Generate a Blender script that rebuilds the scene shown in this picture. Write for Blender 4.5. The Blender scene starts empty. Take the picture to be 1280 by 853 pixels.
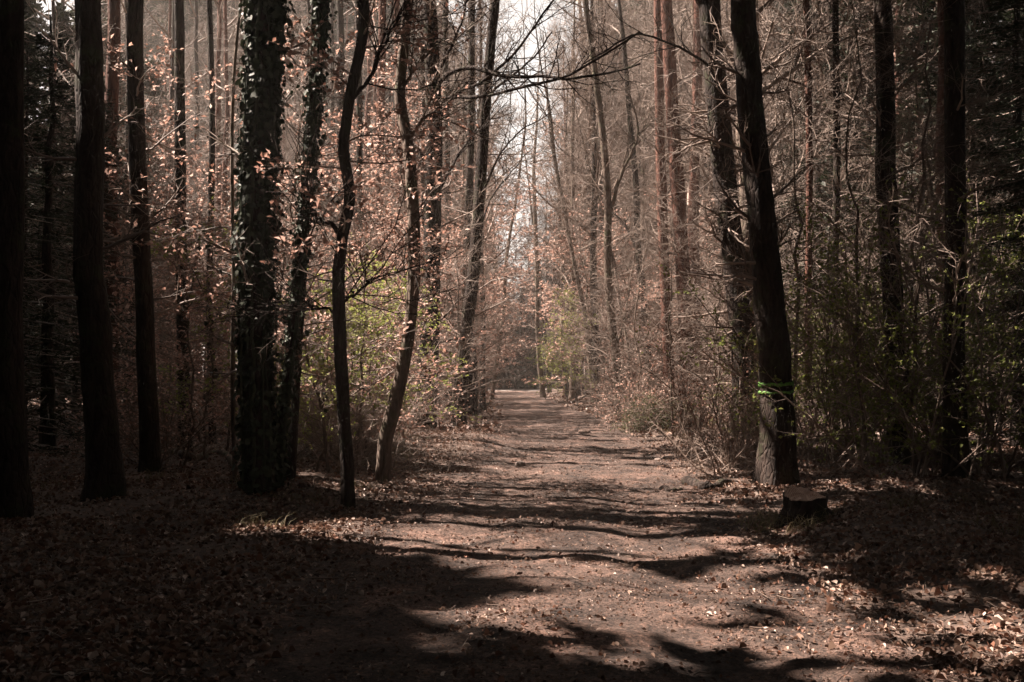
import bpy, math
import numpy as np
R_ = math.radians
sc = bpy.context.scene
COL = sc.collection

# ------------------------------------------------------------------ camera
FPX, CX, CY = 1422.0, 640.0, 426.5          # focal length and centre in photo pixels
CAM = np.array([0.0, 0.0, 1.62])
PITCH = math.atan(35.5 / FPX)
cam_d = bpy.data.cameras.new('camera'); cam = bpy.data.objects.new('camera', cam_d); COL.objects.link(cam)
cam_d.sensor_width = 36; cam_d.lens = 36 * FPX / 1280; cam_d.clip_end = 3000; cam_d.clip_start = 0.05
cam.location = CAM; cam.rotation_euler = (math.pi / 2 + PITCH, 0, 0)
sc.camera = cam
# ------------------------------------------------------------------ light
SUN_EL, SUN_FWD = 51.0, 19.0                 # sun stands left of the path, a little ahead
SUN = np.array([-math.cos(R_(SUN_FWD)) * math.cos(R_(SUN_EL)), math.sin(R_(SUN_FWD)) * math.cos(R_(SUN_EL)), math.sin(R_(SUN_EL))])
world = bpy.data.worlds.new('World'); sc.world = world; world.use_nodes = True
wn, wl = world.node_tree.nodes, world.node_tree.links
sky = wn.new('ShaderNodeTexSky'); sky.sky_type = 'NISHITA'; sky.sun_disc = False
sky.sun_elevation = R_(SUN_EL); sky.sun_rotation = math.atan2(SUN[0], SUN[1])
sky.dust_density = 1.0; sky.air_density = 1.0
hs = wn.new('ShaderNodeHueSaturation'); hs.inputs['Saturation'].default_value = 0.08
wl.new(sky.outputs[0], hs.inputs['Color']); wt = wn.new('ShaderNodeMixRGB'); wt.blend_type = 'MULTIPLY'; wt.inputs[0].default_value = 1.0; wt.inputs[2].default_value = (1.0, .93, .87, 1)
wl.new(hs.outputs[0], wt.inputs[1]); wl.new(wt.outputs[0], wn['Background'].inputs['Color'])
wn['Background'].inputs['Strength'].default_value = 0.05
sun_d = bpy.data.lights.new('sun', 'SUN'); sun_d.energy = 5.0; sun_d.angle = R_(0.5); sun_d.color = (1.0, 0.85, 0.74)
sun = bpy.data.objects.new('sun', sun_d); COL.objects.link(sun)
sun.rotation_euler = (math.pi / 2 - R_(SUN_EL), 0, math.atan2(SUN[1], SUN[0]) + math.pi / 2)
sun.location = (-40, 20, 60)
sc.view_settings.view_transform = 'Standard'; sc.view_settings.look = 'None'
sc.view_settings.exposure = 2.35; sc.view_settings.gamma = 1.0
sc.cycles.max_bounces = 5; sc.cycles.diffuse_bounces = 2; sc.cycles.transmission_bounces = 3
sc.cycles.volume_bounces = 0

# ------------------------------------------------------------------ noise and terrain
def _h(ix, iy, s):
    n = (ix.astype(np.int64) * 374761393 + iy.astype(np.int64) * 668265263 + s * 974634547) & 0xffffffff
    n = ((n ^ (n >> 13)) * 1274126177) & 0xffffffff
    return ((n ^ (n >> 16)) & 0xffff) / 65535.0
def vnoise(x, y, s=0):
    x = np.asarray(x, float); y = np.asarray(y, float)
    ix, iy = np.floor(x), np.floor(y); fx, fy = x - ix, y - iy
    fx = fx * fx * (3 - 2 * fx); fy = fy * fy * (3 - 2 * fy)
    a = _h(ix, iy, s); b = _h(ix + 1, iy, s); c = _h(ix, iy + 1, s); d = _h(ix + 1, iy + 1, s)
    return (a + (b - a) * fx) * (1 - fy) + (c + (d - c) * fx) * fy - 0.5
def sstep(a, b, x):
    t = np.clip((x - a) / (b - a), 0, 1); return t * t * (3 - 2 * t)
PC_Y = [-30, 6, 11, 16, 30, 45, 60, 87, 140]; PC_X = [0.2, 0.35, 0.45, 0.75, 1.35, 1.05, 0.55, 0.1, -2]
PW_Y = [-30, 6, 16, 30, 60, 87, 140]; PW_X = [2.3, 2.25, 2.2, 1.95, 1.75, 1.6, 1.6]
def pcx(y): return np.interp(y, PC_Y, PC_X)
def pcw(y): return np.interp(y, PW_Y, PW_X)
def height(x, y):
    x = np.asarray(x, float); y = np.asarray(y, float)
    d = x - pcx(y); w = pcw(y); ad = np.abs(d)
    out = sstep(w - 0.3, w + 1.6, ad)
    z = out * (0.10 + 0.30 * vnoise(x / 3.1, y / 3.1, 1) + 0.16 * vnoise(x / 1.1, y / 1.1, 2))
    z = z - 0.035 * np.exp(-((ad - 0.85) / 0.28) ** 2) * (0.6 + vnoise(x * 0.3, y / 4, 3))
    z = z + 0.06 * vnoise(x / 2.2, y / 1.6, 7) * (1 - out) * 0.7
    z = z + 0.045 * vnoise(x / .55, y / .45, 4) + 0.026 * vnoise(x / .2, y / .17, 5)
    z = z + 0.024 * (vnoise(x / .09, y / .08, 14) + .7 * vnoise(x / .31, y / .2, 15)) * sstep(45, 25, y)
    z = z + 0.20 * np.exp(-((x + 0.9) / 0.8) ** 2 - ((y - 25) / 3.5) ** 2)       # leaf mound at the left edge
    z = z + sstep(14, 60, np.abs(x)) * 1.2 * (vnoise(x / 22, y / 22, 9) + 0.2)
    return z
FWD = np.array([0, math.cos(PITCH), math.sin(PITCH)]); UPV = np.array([0, -math.sin(PITCH), math.cos(PITCH)])
def ray(px, py): return FWD + np.array([1, 0, 0]) * (px - CX) / FPX + UPV * (CY - py) / FPX
def at(px, py, D):
    r = ray(px, py); return CAM + r * (D / r[1])
def ground_at(px, py):
    r = ray(px, py); t = CAM[2] / -r[2]
    for _ in range(12):
        p = CAM + r * t; t = (CAM[2] - float(height(p[0], p[1]))) / -r[2]
    p = CAM + r * t; p[2] = float(height(p[0], p[1])); return p

# ------------------------------------------------------------------ mesh builder
class MB:
    def __init__(s): s.v = []; s.f = []; s.m = []; s.n = 0
    def add(s, V, F, mi=0):
        V = np.asarray(V, float).reshape(-1, 3)
        for G in (F if isinstance(F, (list, tuple)) else [F]):
            s.f.append(np.asarray(G, int) + s.n); s.m.append(mi)
        s.v.append(V); s.n += len(V); return s
    def mesh(s, name, mats, smooth=True):
        me = bpy.data.meshes.new(name)
        V = np.concatenate(s.v); me.vertices.add(len(V)); me.vertices.foreach_set('co', V.ravel().astype(np.float32))
        loops = np.concatenate([f.ravel() for f in s.f]); tot = np.concatenate([np.full(len(f), f.shape[1]) for f in s.f])
        start = np.concatenate([[0], np.cumsum(tot)[:-1]])
        me.loops.add(len(loops)); me.loops.foreach_set('vertex_index', loops.astype(np.int32))
        me.polygons.add(len(tot)); me.polygons.foreach_set('loop_start', start.astype(np.int32))
        try: me.polygons.foreach_set('loop_total', tot.astype(np.int32))
        except Exception: pass
        for m in (mats if isinstance(mats, (list, tuple)) else [mats]): me.materials.append(m)
        me.polygons.foreach_set('material_index', np.concatenate([np.full(len(f), k) for f, k in zip(s.f, s.m)]).astype(np.int32))
        me.polygons.foreach_set('use_smooth', np.full(len(tot), smooth))
        me.update(calc_edges=True); me.validate(); return me
def nrm(v): return v / np.maximum(np.linalg.norm(v, axis=-1, keepdims=True), 1e-9)
def tubes(P, R, S=4):
    """N polylines (N,K,3) with radii (N,K) -> vertices, quads (tips close to a near-point)."""
    P = np.asarray(P, float); R = np.asarray(R, float)
    if P.ndim == 2: P = P[None]; R = R[None]
    N, K, _ = P.shape
    T = nrm(np.gradient(P, axis=1))
    ref = np.where(np.abs(T[:, :1, 2:3]) > 0.8, np.array([1.0, 0, 0]), np.array([0, 0, 1.0])) * np.ones((N, K, 1))
    U = nrm(np.cross(T, ref)); W = np.cross(T, U)
    a = np.arange(S) * 2 * math.pi / S
    V = P[:, :, None] + R[:, :, None, None] * (U[:, :, None] * np.cos(a)[:, None] + W[:, :, None] * np.sin(a)[:, None])
    b = (np.arange(N) * K * S)[:, None, None]; k = (np.arange(K - 1) * S)[None, :, None]; s = np.arange(S)[None, None]
    s1 = (s + 1) % S
    F = np.stack([b + k + s, b + k + s1, b + k + S + s1, b + k + S + s], -1).reshape(-1, 4)
    return V.reshape(-1, 3), F
def grow(rng, P, R, n, ln, ang, K=4, up=0.1, wander=0.25, t0=0.25, t1=1.0, ratio=0.55, rmin=0.004, shrink=0.45, flat=0.0, tip=0.3):
    """n side branches on each parent polyline; returns (N*n,K,3), radii."""
    N, K0, _ = P.shape; M = N * n
    pid = np.repeat(np.arange(N), n)
    t = t0 + (t1 - t0) * ((np.tile(np.arange(n), N) + rng.random(M)) / n)
    f = t * (K0 - 1); i = np.minimum(f.astype(int), K0 - 2); fr = (f - i)[:, None]
    a, b = P[pid, i], P[pid, i + 1]; pos = a + (b - a) * fr; T = nrm(b - a)
    r0 = np.maximum((R[pid, i] * (1 - fr[:, 0]) + R[pid, i + 1] * fr[:, 0]) * ratio, rmin)
    q = nrm(np.cross(T, nrm(rng.normal(size=(M, 3)))))
    if flat: q = nrm(q * np.array([1, 1, 1 - flat]))
    an = R_(1) * (ang[0] + (ang[1] - ang[0]) * rng.random(M))[:, None]
    d = nrm(T * np.cos(an) + q * np.sin(an))
    L = (ln[0] + (ln[1] - ln[0]) * rng.random(M)) * (1 - shrink * (t - t0) / max(t1 - t0, 1e-6))
    out = [pos]
    for k in range(K - 1):
        d = nrm(d + wander * rng.normal(size=(M, 3)) + np.array([0, 0, up])); pos = pos + d * (L / (K - 1))[:, None]; out.append(pos)
    Q = np.stack(out, 1)
    RR = r0[:, None] * np.linspace(1, tip, K)[None]
    return Q, RR
def leaves(rng, P, n, size, asp=0.6, nz=0.8, along=0.5, fold=0.25, spread=0.0, t0=0.2, hexa=False):
    """n folded leaves on each twig polyline."""
    N, K, _ = P.shape; M = N * n; pid = np.repeat(np.arange(N), n)
    f = (t0 + (1 - t0) * rng.random(M)) * (K - 1); i = np.minimum(f.astype(int), K - 2); fr = (f - i)[:, None]
    pos = P[pid, i] * (1 - fr) + P[pid, i + 1] * fr; T = nrm(P[pid, i + 1] - P[pid, i])
    if spread: pos = pos + rng.normal(size=(M, 3)) * spread
    d = nrm(T * along + rng.normal(size=(M, 3)) * (1 - along) * np.array([1, 1, 0.6]))
    nn = nrm(rng.normal(size=(M, 3)) + np.array([0, 0, nz * 3]))
    return leaf_geo(rng, pos, d, nn, size, asp, fold, hexa)
def leaf_geo(rng, pos, d, nn, size, asp=0.6, fold=0.25, hexa=False):
    M = len(pos); w = nrm(np.cross(nn, d)); u = np.cross(d, w)
    L = (size * (0.65 + 0.7 * rng.random(M)))[:, None]; W = L * asp * 0.5; H = L * fold * (0.3 + rng.random((M, 1)))
    o = np.arange(M)[:, None]
    if hexa:
        c = (rng.random((M, 1)) - 0.4) * L * 0.35
        V = np.stack([pos, pos + d * L * .25 + w * W * .85 + u * H, pos + d * L * .62 + w * W * .8 + u * (H + c * .5), pos + d * L + u * c,
                      pos + d * L * .6 - w * W * .78 + u * (H + c * .5), pos + d * L * .25 - w * W * .85 + u * H], 1)
        F = [np.concatenate([o * 6 + np.array([[0, 1, 2, 3]]), o * 6 + np.array([[0, 3, 4, 5]])])]
    else:
        V = np.stack([pos, pos + d * L * .5 + w * W + u * H, pos + d * L, pos + d * L * .5 - w * W + u * H], 1)
        F = [np.concatenate([o * 4 + np.array([[0, 1, 2]]), o * 4 + np.array([[0, 2, 3]])])]
    return V.reshape(-1, 3), F

# ------------------------------------------------------------------ materials
def mat(name):
    m = bpy.data.materials.new(name); m.use_nodes = True; nt = m.node_tree; return m, nt.nodes, nt.links, nt.nodes['Principled BSDF']
def ramp(n, l, src, stops):
    r = n.new('ShaderNodeValToRGB'); e = r.color_ramp.elements
    while len(e) < len(stops): e.new(0.5)
    for k, (p, c) in enumerate(stops): e[k].position = p; e[k].color = (*c, 1)
    l.new(src, r.inputs[0]); return r
def noise(n, l, co, scale, detail=5, rough=0.6, dist=0.0, vec=None):
    t = n.new('ShaderNodeTexNoise'); t.inputs['Scale'].default_value = scale; t.inputs['Detail'].default_value = detail
    t.inputs['Roughness'].default_value = rough; t.inputs['Distortion'].default_value = dist
    src = co
    if vec:
        mp = n.new('ShaderNodeMapping'); mp.inputs['Scale'].default_value = vec; l.new(co, mp.inputs[0]); src = mp.outputs[0]
    l.new(src, t.inputs['Vector']); return t
def bump(n, l, src, b, strength, dist):
    k = n.new('ShaderNodeBump'); k.inputs['Strength'].default_value = strength; k.inputs['Distance'].default_value = dist
    l.new(src, k.inputs['Height'])
    if b.inputs['Normal'].links: l.new(b.inputs['Normal'].links[0].from_socket, k.inputs['Normal'])
    l.new(k.outputs[0], b.inputs['Normal']); return k
def bark(name, dark, light, moss=None, fiss=9.0, rough=0.9):
    m, n, l, b = mat(name); co = n.new('ShaderNodeTexCoord').outputs['Object']
    t = noise(n, l, co, fiss, 6, 0.7, 1.2, (1, 1, 0.22)); c = ramp(n, l, t.outputs[0], [(0.33, dark), (0.62, light)])
    t2 = noise(n, l, co, 2.2, 4, 0.6)
    mx = n.new('ShaderNodeMixRGB'); mx.blend_type = 'MULTIPLY'; mx.inputs[0].default_value = 0.6
    c2 = ramp(n, l, t2.outputs[0], [(0.3, (0.45, 0.42, 0.4)), (0.7, (1.25, 1.2, 1.15))])
    l.new(c.outputs[0], mx.inputs[1]); l.new(c2.outputs[0], mx.inputs[2]); out = mx.outputs[0]
    if moss:
        t3 = noise(n, l, co, 3.0, 5, 0.7); c3 = ramp(n, l, t3.outputs[0], [(0.52, (0, 0, 0)), (0.66, (1, 1, 1))])
        mm = n.new('ShaderNodeMixRGB'); l.new(c3.outputs[0], mm.inputs[0]); l.new(out, mm.inputs[1]); mm.inputs[2].default_value = (*moss, 1); out = mm.outputs[0]
    l.new(out, b.inputs['Base Color']); b.inputs['Roughness'].default_value = rough
    b.inputs['Specular IOR Level'].default_value = 0.2
    vo = n.new('ShaderNodeTexVoronoi'); vo.feature = 'DISTANCE_TO_EDGE'; vo.inputs['Scale'].default_value = fiss * 1.6; mp = n.new('ShaderNodeMapping'); mp.inputs['Scale'].default_value = (1, 1, .3)
    wb = n.new('ShaderNodeMixRGB'); wb.blend_type = 'ADD'; wb.inputs[0].default_value = .12; l.new(co, wb.inputs[1]); l.new(t2.outputs[1], wb.inputs[2]); l.new(wb.outputs[0], mp.inputs[0]); l.new(mp.outputs[0], vo.inputs['Vector'])
    cr = ramp(n, l, vo.outputs['Distance'], [(0.0, (0, 0, 0)), (0.16, (1, 1, 1))]); bump(n, l, cr.outputs[0], b, 0.7, 0.025)
    bump(n, l, t.outputs[0], b, 0.9, 0.03)
    return m
def leaf_mat(name, stops, trans=0.4, rough=0.6, spec=0.25):
    m, n, l, b = mat(name); g = n.new('ShaderNodeNewGeometry')
    c = ramp(n, l, g.outputs['Random Per Island'], stops)
    l.new(c.outputs[0], b.inputs['Base Color']); b.inputs['Roughness'].default_value = rough; b.inputs['Specular IOR Level'].default_value = spec
    if trans:
        tr = n.new('ShaderNodeBsdfTranslucent'); l.new(c.outputs[0], tr.inputs[0]); mx = n.new('ShaderNodeMixShader'); mx.inputs[0].default_value = trans
        l.new(b.outputs[0], mx.inputs[1]); l.new(tr.outputs[0], mx.inputs[2]); l.new(mx.outputs[0], n['Material Output'].inputs[0])
    return m
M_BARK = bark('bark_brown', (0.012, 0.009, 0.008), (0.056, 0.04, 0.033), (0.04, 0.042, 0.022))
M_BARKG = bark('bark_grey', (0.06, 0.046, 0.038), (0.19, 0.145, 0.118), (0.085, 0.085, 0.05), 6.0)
M_PINE = bark('bark_pine', (0.045, 0.022, 0.017), (0.17, 0.082, 0.06), None, 7.0)
M_TWIG, n, l, b = mat('twig_bark'); oi = n.new('ShaderNodeNewGeometry')
c = ramp(n, l, oi.outputs['Random Per Island'], [(0, (0.08, 0.054, 0.04)), (0.6, (0.17, 0.118, 0.09)), (1, (0.29, 0.22, 0.175))]); l.new(c.outputs[0], b.inputs['Base Color']); b.inputs['Roughness'].default_value = 0.7
M_DRY = leaf_mat('dry_beech_leaf', [(0, (0.2, 0.10, 0.07)), (0.35, (0.40, 0.235, 0.18)), (0.75, (0.5, 0.325, 0.265)), (1, (0.62, 0.48, 0.41))], 0.5)
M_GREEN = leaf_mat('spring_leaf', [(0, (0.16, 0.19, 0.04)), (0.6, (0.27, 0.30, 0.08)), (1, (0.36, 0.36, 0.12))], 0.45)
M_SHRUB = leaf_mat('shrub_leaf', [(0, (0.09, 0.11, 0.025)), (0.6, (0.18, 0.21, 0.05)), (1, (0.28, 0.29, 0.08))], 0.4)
M_IVY = leaf_mat('ivy_leaf', [(0, (0.012, 0.018, 0.009)), (0.7, (0.03, 0.042, 0.02)), (1, (0.06, 0.07, 0.04))], 0.05, 0.62, 0.3)
M_NEEDLE = leaf_mat('spruce_needle', [(0, (0.012, 0.018, 0.009)), (0.7, (0.024, 0.034, 0.015)), (1, (0.04, 0.05, 0.022))], 0.1, 0.6)
M_LITTER = leaf_mat('fallen_leaf', [(0, (0.05, 0.03, 0.022)), (0.25, (0.12, 0.06, 0.04)), (0.4, (0.17, 0.075, 0.045)), (0.55, (0.15, 0.105, 0.08)), (0.75, (0.25, 0.155, 0.11)), (0.92, (0.33, 0.23, 0.18)), (1, (0.5, 0.4, 0.34))], 0.12, 0.55, 0.35)
M_GRASS = leaf_mat('dry_grass', [(0, (0.10, 0.09, 0.035)), (0.5, (0.17, 0.14, 0.07)), (1, (0.26, 0.2, 0.12))], 0.3)

M_FLOOR, n, l, b = mat('forest_floor'); co = n.new('ShaderNodeTexCoord').outputs['Object']
t = noise(n, l, co, 14, 8, 0.75); c = ramp(n, l, t.outputs[0], [(0.3, (0.03, 0.02, 0.015)), (0.5, (0.085, 0.055, 0.042)), (0.68, (0.18, 0.115, 0.085))])
l.new(c.outputs[0], b.inputs['Base Color']); b.inputs['Roughness'].default_value = 0.95; bump(n, l, t.outputs[0], b, 0.8, 0.05)
M_PATH, n, l, b = mat('trodden_dirt'); co = n.new('ShaderNodeTexCoord').outputs['Object']
t1 = noise(n, l, co, 1.5, 8, 0.68, 0.8, (1, 0.8, 1)); t2 = noise(n, l, co, 34, 9, 0.8); t3 = noise(n, l, co, 6, 5, 0.6)
c1 = ramp(n, l, t1.outputs[0], [(0.38, (0.06, 0.04, 0.032)), (0.52, (0.15, 0.098, 0.077)), (0.68, (0.34, 0.21, 0.163))])
c2 = ramp(n, l, t2.outputs[0], [(0.38, (0.2, 0.18, 0.17)), (0.5, (0.85, 0.83, 0.82)), (0.63, (1.8, 1.68, 1.62))])
mx = n.new('ShaderNodeMixRGB'); mx.blend_type = 'MULTIPLY'; mx.inputs[0].default_value = 1.0
l.new(c1.outputs[0], mx.inputs[1]); l.new(c2.outputs[0], mx.inputs[2])
l.new(mx.outputs[0], b.inputs['Base Color']); b.inputs['Roughness'].default_value = 0.95
bump(n, l, t2.outputs[0], b, 1.0, 0.12); bump(n, l, t3.outputs[0], b, 0.8, 0.10)
M_GRAVEL, n, l, b = mat('pale_gravel'); co = n.new('ShaderNodeTexCoord').outputs['Object']
t = noise(n, l, co, 8, 6, 0.7); c = ramp(n, l, t.outputs[0], [(0.3, (0.30, 0.25, 0.22)), (0.7, (0.5, 0.44, 0.4))]); l.new(c.outputs[0], b.inputs['Base Color']); b.inputs['Roughness'].default_value = 0.95
M_STONE, n, l, b = mat('field_stone'); co = n.new('ShaderNodeTexCoord').outputs['Object']
t = noise(n, l, co, 12, 6, 0.7); c = ramp(n, l, t.outputs[0], [(0.3, (0.08, 0.06, 0.05)), (0.7, (0.26, 0.2, 0.17))]); l.new(c.outputs[0], b.inputs['Base Color']); b.inputs['Roughness'].default_value = 0.85; bump(n, l, t.outputs[0], b, 0.6, 0.02)
M_WOOD, n, l, b = mat('sawn_wood'); co = n.new('ShaderNodeTexCoord').outputs['Object']
wv = n.new('ShaderNodeTexWave'); wv.wave_type = 'RINGS'; wv.rings_direction = 'Z'; wv.inputs['Scale'].default_value = 16; wv.inputs['Distortion'].default_value = 2.5; wv.inputs['Detail'].default_value = 3; l.new(co, wv.inputs[0])
t = noise(n, l, co, 9, 5, 0.6); ad = n.new('ShaderNodeMath'); ad.operation = 'MULTIPLY'; l.new(wv.outputs[1], ad.inputs[0]); l.new(t.outputs[0], ad.inputs[1])
c = ramp(n, l, ad.outputs[0], [(0.05, (0.26, 0.15, 0.105)), (0.6, (0.62, 0.42, 0.32))]); l.new(c.outputs[0], b.inputs['Base Color']); b.inputs['Roughness'].default_value = 0.8
M_PAINT, n, l, b = mat('green_marking_paint'); co = n.new('ShaderNodeTexCoord').outputs['Object']
t = noise(n, l, co, 25, 4, 0.7); c = ramp(n, l, t.outputs[0], [(0.36, (0.04, 0.06, 0.018)), (0.6, (0.15, 0.4, 0.05))]); l.new(c.outputs[0], b.inputs['Base Color']); b.inputs['Roughness'].default_value = 0.7

# ------------------------------------------------------------------ object helpers
def obj(name, me, parent=None, loc=None):
    o = bpy.data.objects.new(name, me); COL.objects.link(o)
    if parent is not None: o.parent = parent
    if loc is not None: o.location = loc
    return o
def tag(o, label=None, cat=None, group=None, kind=None):
    if label: o['label'] = label
    if cat: o['category'] = cat
    if group: o['group'] = group
    if kind: o['kind'] = kind
    return o
def thing(name, label, cat, loc=(0, 0, 0), group=None):
    o = obj(name, None); o.location = loc; o.empty_display_size = 0.3
    return tag(o, label, cat, group)
def dup(root, loc, rz, s=1.0, label=None, group=None):
    r = root.copy(); COL.objects.link(r); r.location = loc; r.rotation_euler = (0, 0, rz); r.scale = (s, s, s)
    if label: r['label'] = label
    if group: r['group'] = group
    for ch in KIDS[root.name]:
        k = ch.copy(); COL.objects.link(k); k.parent = r
    return r
KIDS = {}

# ------------------------------------------------------------------ ground, path, crossing track
def axis(segs):
    out = []
    for a, b, st in segs: out.append(np.arange(a, b, st))
    return np.unique(np.concatenate(out + [[segs[-1][1]]]).round(4))
def grid(xs, ys, zf):
    X, Y = np.meshgrid(xs, ys); Z = zf(X, Y); nx, ny = len(xs), len(ys)
    i = (np.arange(ny - 1)[:, None] * nx + np.arange(nx - 1)[None]).ravel()
    return np.stack([X, Y, Z], -1).reshape(-1, 3), np.stack([i, i + 1, i + nx + 1, i + nx], -1)
def ground_z(x, y):
    ins = sstep(0.15, 0.5, pcw(y) - np.abs(x - pcx(y))) * (y < 92) * (y > -25)
    trk = sstep(0.1, 0.5, 2.6 - np.abs(y - 88.2)) * (np.abs(x) < 60)
    return height(x, y) - 0.06 * np.maximum(ins, trk)
xs = axis([(-400, -60, 30), (-60, -14, 2.0), (-14, -6, 0.3), (-6, 7, 0.075), (7, 14, 0.3), (14, 60, 2.0), (60, 400, 30)])
ys = axis([(-200, -20, 20), (-20, 4.5, 1.5), (4.5, 20, 0.085), (20, 40, 0.2), (40, 100, 0.6), (100, 180, 4), (180, 700, 40)])
mb = MB(); mb.add(*grid(xs, ys, ground_z)); tag(obj('ground', mb.mesh('ground', M_FLOOR)), kind='structure')
ysp = np.unique(np.concatenate([np.arange(-20, 4.6, 1), np.arange(4.6, 20, .06), np.arange(20, 40, .12), np.arange(40, 91, .4)]).round(3))
us = np.linspace(-1.12, 1.12, 91)
U, Y = np.meshgrid(us, ysp); X = pcx(Y) + U * pcw(Y)
edge = sstep(0.0, 0.2, 1.0 + 0.22 * vnoise(Y / .9, U * 0 + np.sign(U) * 7, 11) + 0.12 * vnoise(Y / .3, np.sign(U) * 3, 12) - np.abs(U))
Z = height(X, Y) + 0.006 - 0.07 * (1 - edge)
i = (np.arange(len(ysp) - 1)[:, None] * 91 + np.arange(90)[None]).ravel()
mb = MB(); mb.add(np.stack([X, Y, Z], -1), np.stack([i, i + 1, i + 92, i + 91], -1)); tag(obj('path', mb.mesh('path', M_PATH)), kind='structure')
mb = MB(); mb.add(*grid(np.arange(-60, 60.1, 1.0), np.linspace(85.9, 90.5, 9), lambda x, y: height(x, y) + 0.03 - 0.03 * np.abs(y - 88.2) / 2.3)); tag(obj('gravel_track', mb.mesh('gravel_track', M_GRAVEL)), kind='structure')

# ------------------------------------------------------------------ trunks from pixel outlines
def spline(pts, K):
    pts = np.asarray(pts, float); n = len(pts); p = np.vstack([2 * pts[0] - pts[1], pts, 2 * pts[-1] - pts[-2]])
    t = np.linspace(0, n - 1 - 1e-6, K); i = t.astype(int); f = (t - i)[:, None]
    a, b, c, d = p[i], p[i + 1], p[i + 2], p[i + 3]
    return 0.5 * (2 * b + (c - a) * f + (2 * a - 5 * b + 4 * c - d) * f * f + (3 * b - a - 3 * c + d) * f ** 3)
def trunk_geo(mb, rng, P, R, S=18, flare=0.45, ridge=0.06, mi=0):
    """P (K,3), R (K,): a tube with bark ridges, lumps and root flare."""
    K = len(P); z = P[:, 2] - P[:, 2].min()
    Rr = R * (1 + flare * np.exp(-z / (2.2 * R[0] + .05)))
    V, F = tubes(P, Rr, S); V = V.reshape(K, S, 3)
    a = np.arange(S) / S; A, ZZ = np.meshgrid(a, z)
    s = int(rng.integers(1000))
    nz = ridge * (vnoise(A * S * .5, ZZ * 1.5, s) * 1.3 + vnoise(np.abs(A - .5) * S * 1.0, ZZ * 4, s + 1))
    nz += 0.12 * vnoise(np.abs(A - .5) * 5, ZZ * 0.8, s + 2)
    lob = flare * 0.7 * np.exp(-ZZ / (2.0 * R[0] + .02)) * np.cos(2 * math.pi * A * 5 + s) * .6
    V = P[:, None] + (V - P[:, None]) * (1 + nz + lob)[..., None]
    mb.add(V.reshape(-1, 3), F, mi)
def px_line(pts, D, dy=0.0):
    """pixel polyline -> world points at distance D; dy drifts in depth along the way."""
    n = len(pts); return np.array([at(x, y, D + dy * k / max(n - 1, 1)) for k, (x, y) in enumerate(pts)])
def top_out(rng, P, ztop):
    e = P[-1] - P[-2]; e = e / np.linalg.norm(e); out = list(P); k = 0
    e = nrm(e * np.array([.7, .7, 1]))
    while out[-1][2] < ztop:
        e = nrm(e + rng.normal(size=3) * .05 + np.array([0, 0, .06])); out.append(out[-1] + e * 2.2); k += 1
    return np.array(out)
def crown_geo(rng, P, R, z0, n1=14, l1=(2.5, 4.5), dens=1.0, rt=0.006):
    """bare crown on a trunk polyline from height z0 up; returns list of (P,R,S)."""
    zt = P[:, 2]; i0 = int(np.searchsorted(zt, z0)); i0 = min(i0, len(P) - 3)
    Q, QR = P[None, i0:], R[None, i0:]
    a, ar = grow(rng, Q, QR, n1, l1, (35, 70), 6, .10, .16, 0.0, 1.0, .5, .02, .5)
    b, br = grow(rng, a, ar, max(2, int(6 * dens)), (1.0, 2.0), (30, 65), 5, .06, .2, .2, 1, .55, .009)
    c, cr = grow(rng, b, br, max(2, int(5 * dens)), (.5, 1.1), (25, 65), 4, .04, .25, .15, 1, .6, rt)
    return [(a, ar, 6), (b, br, 4), (c, cr, 3)]
def twig_set(rng, P, R, n, z0, z1, ln, up=0.0, rt=0.004, n2=5, n3=4, r0=0.012):
    """small side branches low on a trunk, with twigs."""
    zt = P[:, 2]; i0 = int(np.searchsorted(zt, z0)); i1 = max(int(np.searchsorted(zt, z1)), i0 + 3)
    Q = P[None, i0:i1]; q = np.full((1, Q.shape[1]), r0)
    a, ar = grow(rng, Q, np.maximum(q, R[None, i0:i1] * .15), n, ln, (55, 95), 6, up, .18, 0, 1, 1.0, .006, .3)
    a[:, 0] = a[:, 0]
    b, br = grow(rng, a, ar, n2, (ln[0] * .4, ln[1] * .5), (30, 60), 4, up * .5, .22, .2, 1, .6, rt, .4, .5)
    c, cr = grow(rng, b, br, n3, (ln[0] * .18, ln[1] * .25), (25, 60), 3, 0, .25, .2, 1, .7, rt, .3)
    return [(a, ar, 5), (b, br, 4), (c, cr, 3)]
def spruce_geo(rng, h, r, z0, step=.4, nb=7, ns=14, size=.32, trunk_r=.16, asp=.32):
    """(trunk polyline, radii, branches, branch radii, needle sprays)"""
    z = np.linspace(-.3, h, 14); P = np.stack([rng.normal(size=14) * .03, rng.normal(size=14) * .03, z], -1); Rr = trunk_r * (1 - .88 * np.clip(z / h, 0, 1))
    zs = np.arange(z0, h - .2, step); n = len(zs) * nb; zz = np.repeat(zs, nb) + rng.normal(size=n) * .12; a = rng.random(n) * 6.283
    L = r * np.clip((h - zz) / (h - z0), 0.05, 1) ** .75 * (.7 + .5 * rng.random(n)); K = 5; s = np.linspace(0, 1, K)
    o = np.stack([np.cos(a), np.sin(a)], -1)
    B = np.concatenate([o[:, None] * (L[:, None] * s)[..., None], (zz[:, None] - .28 * L[:, None] * s + .12 * L[:, None] * s ** 2)[..., None]], -1)
    BR = np.maximum(.018 * np.linspace(1, .3, K)[None] * np.ones((n, 1)), .006)
    lv = leaves(rng, B, ns, size, asp, .6, .45, .15, .04, .1)
    return P, Rr, B, BR, lv

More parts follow.
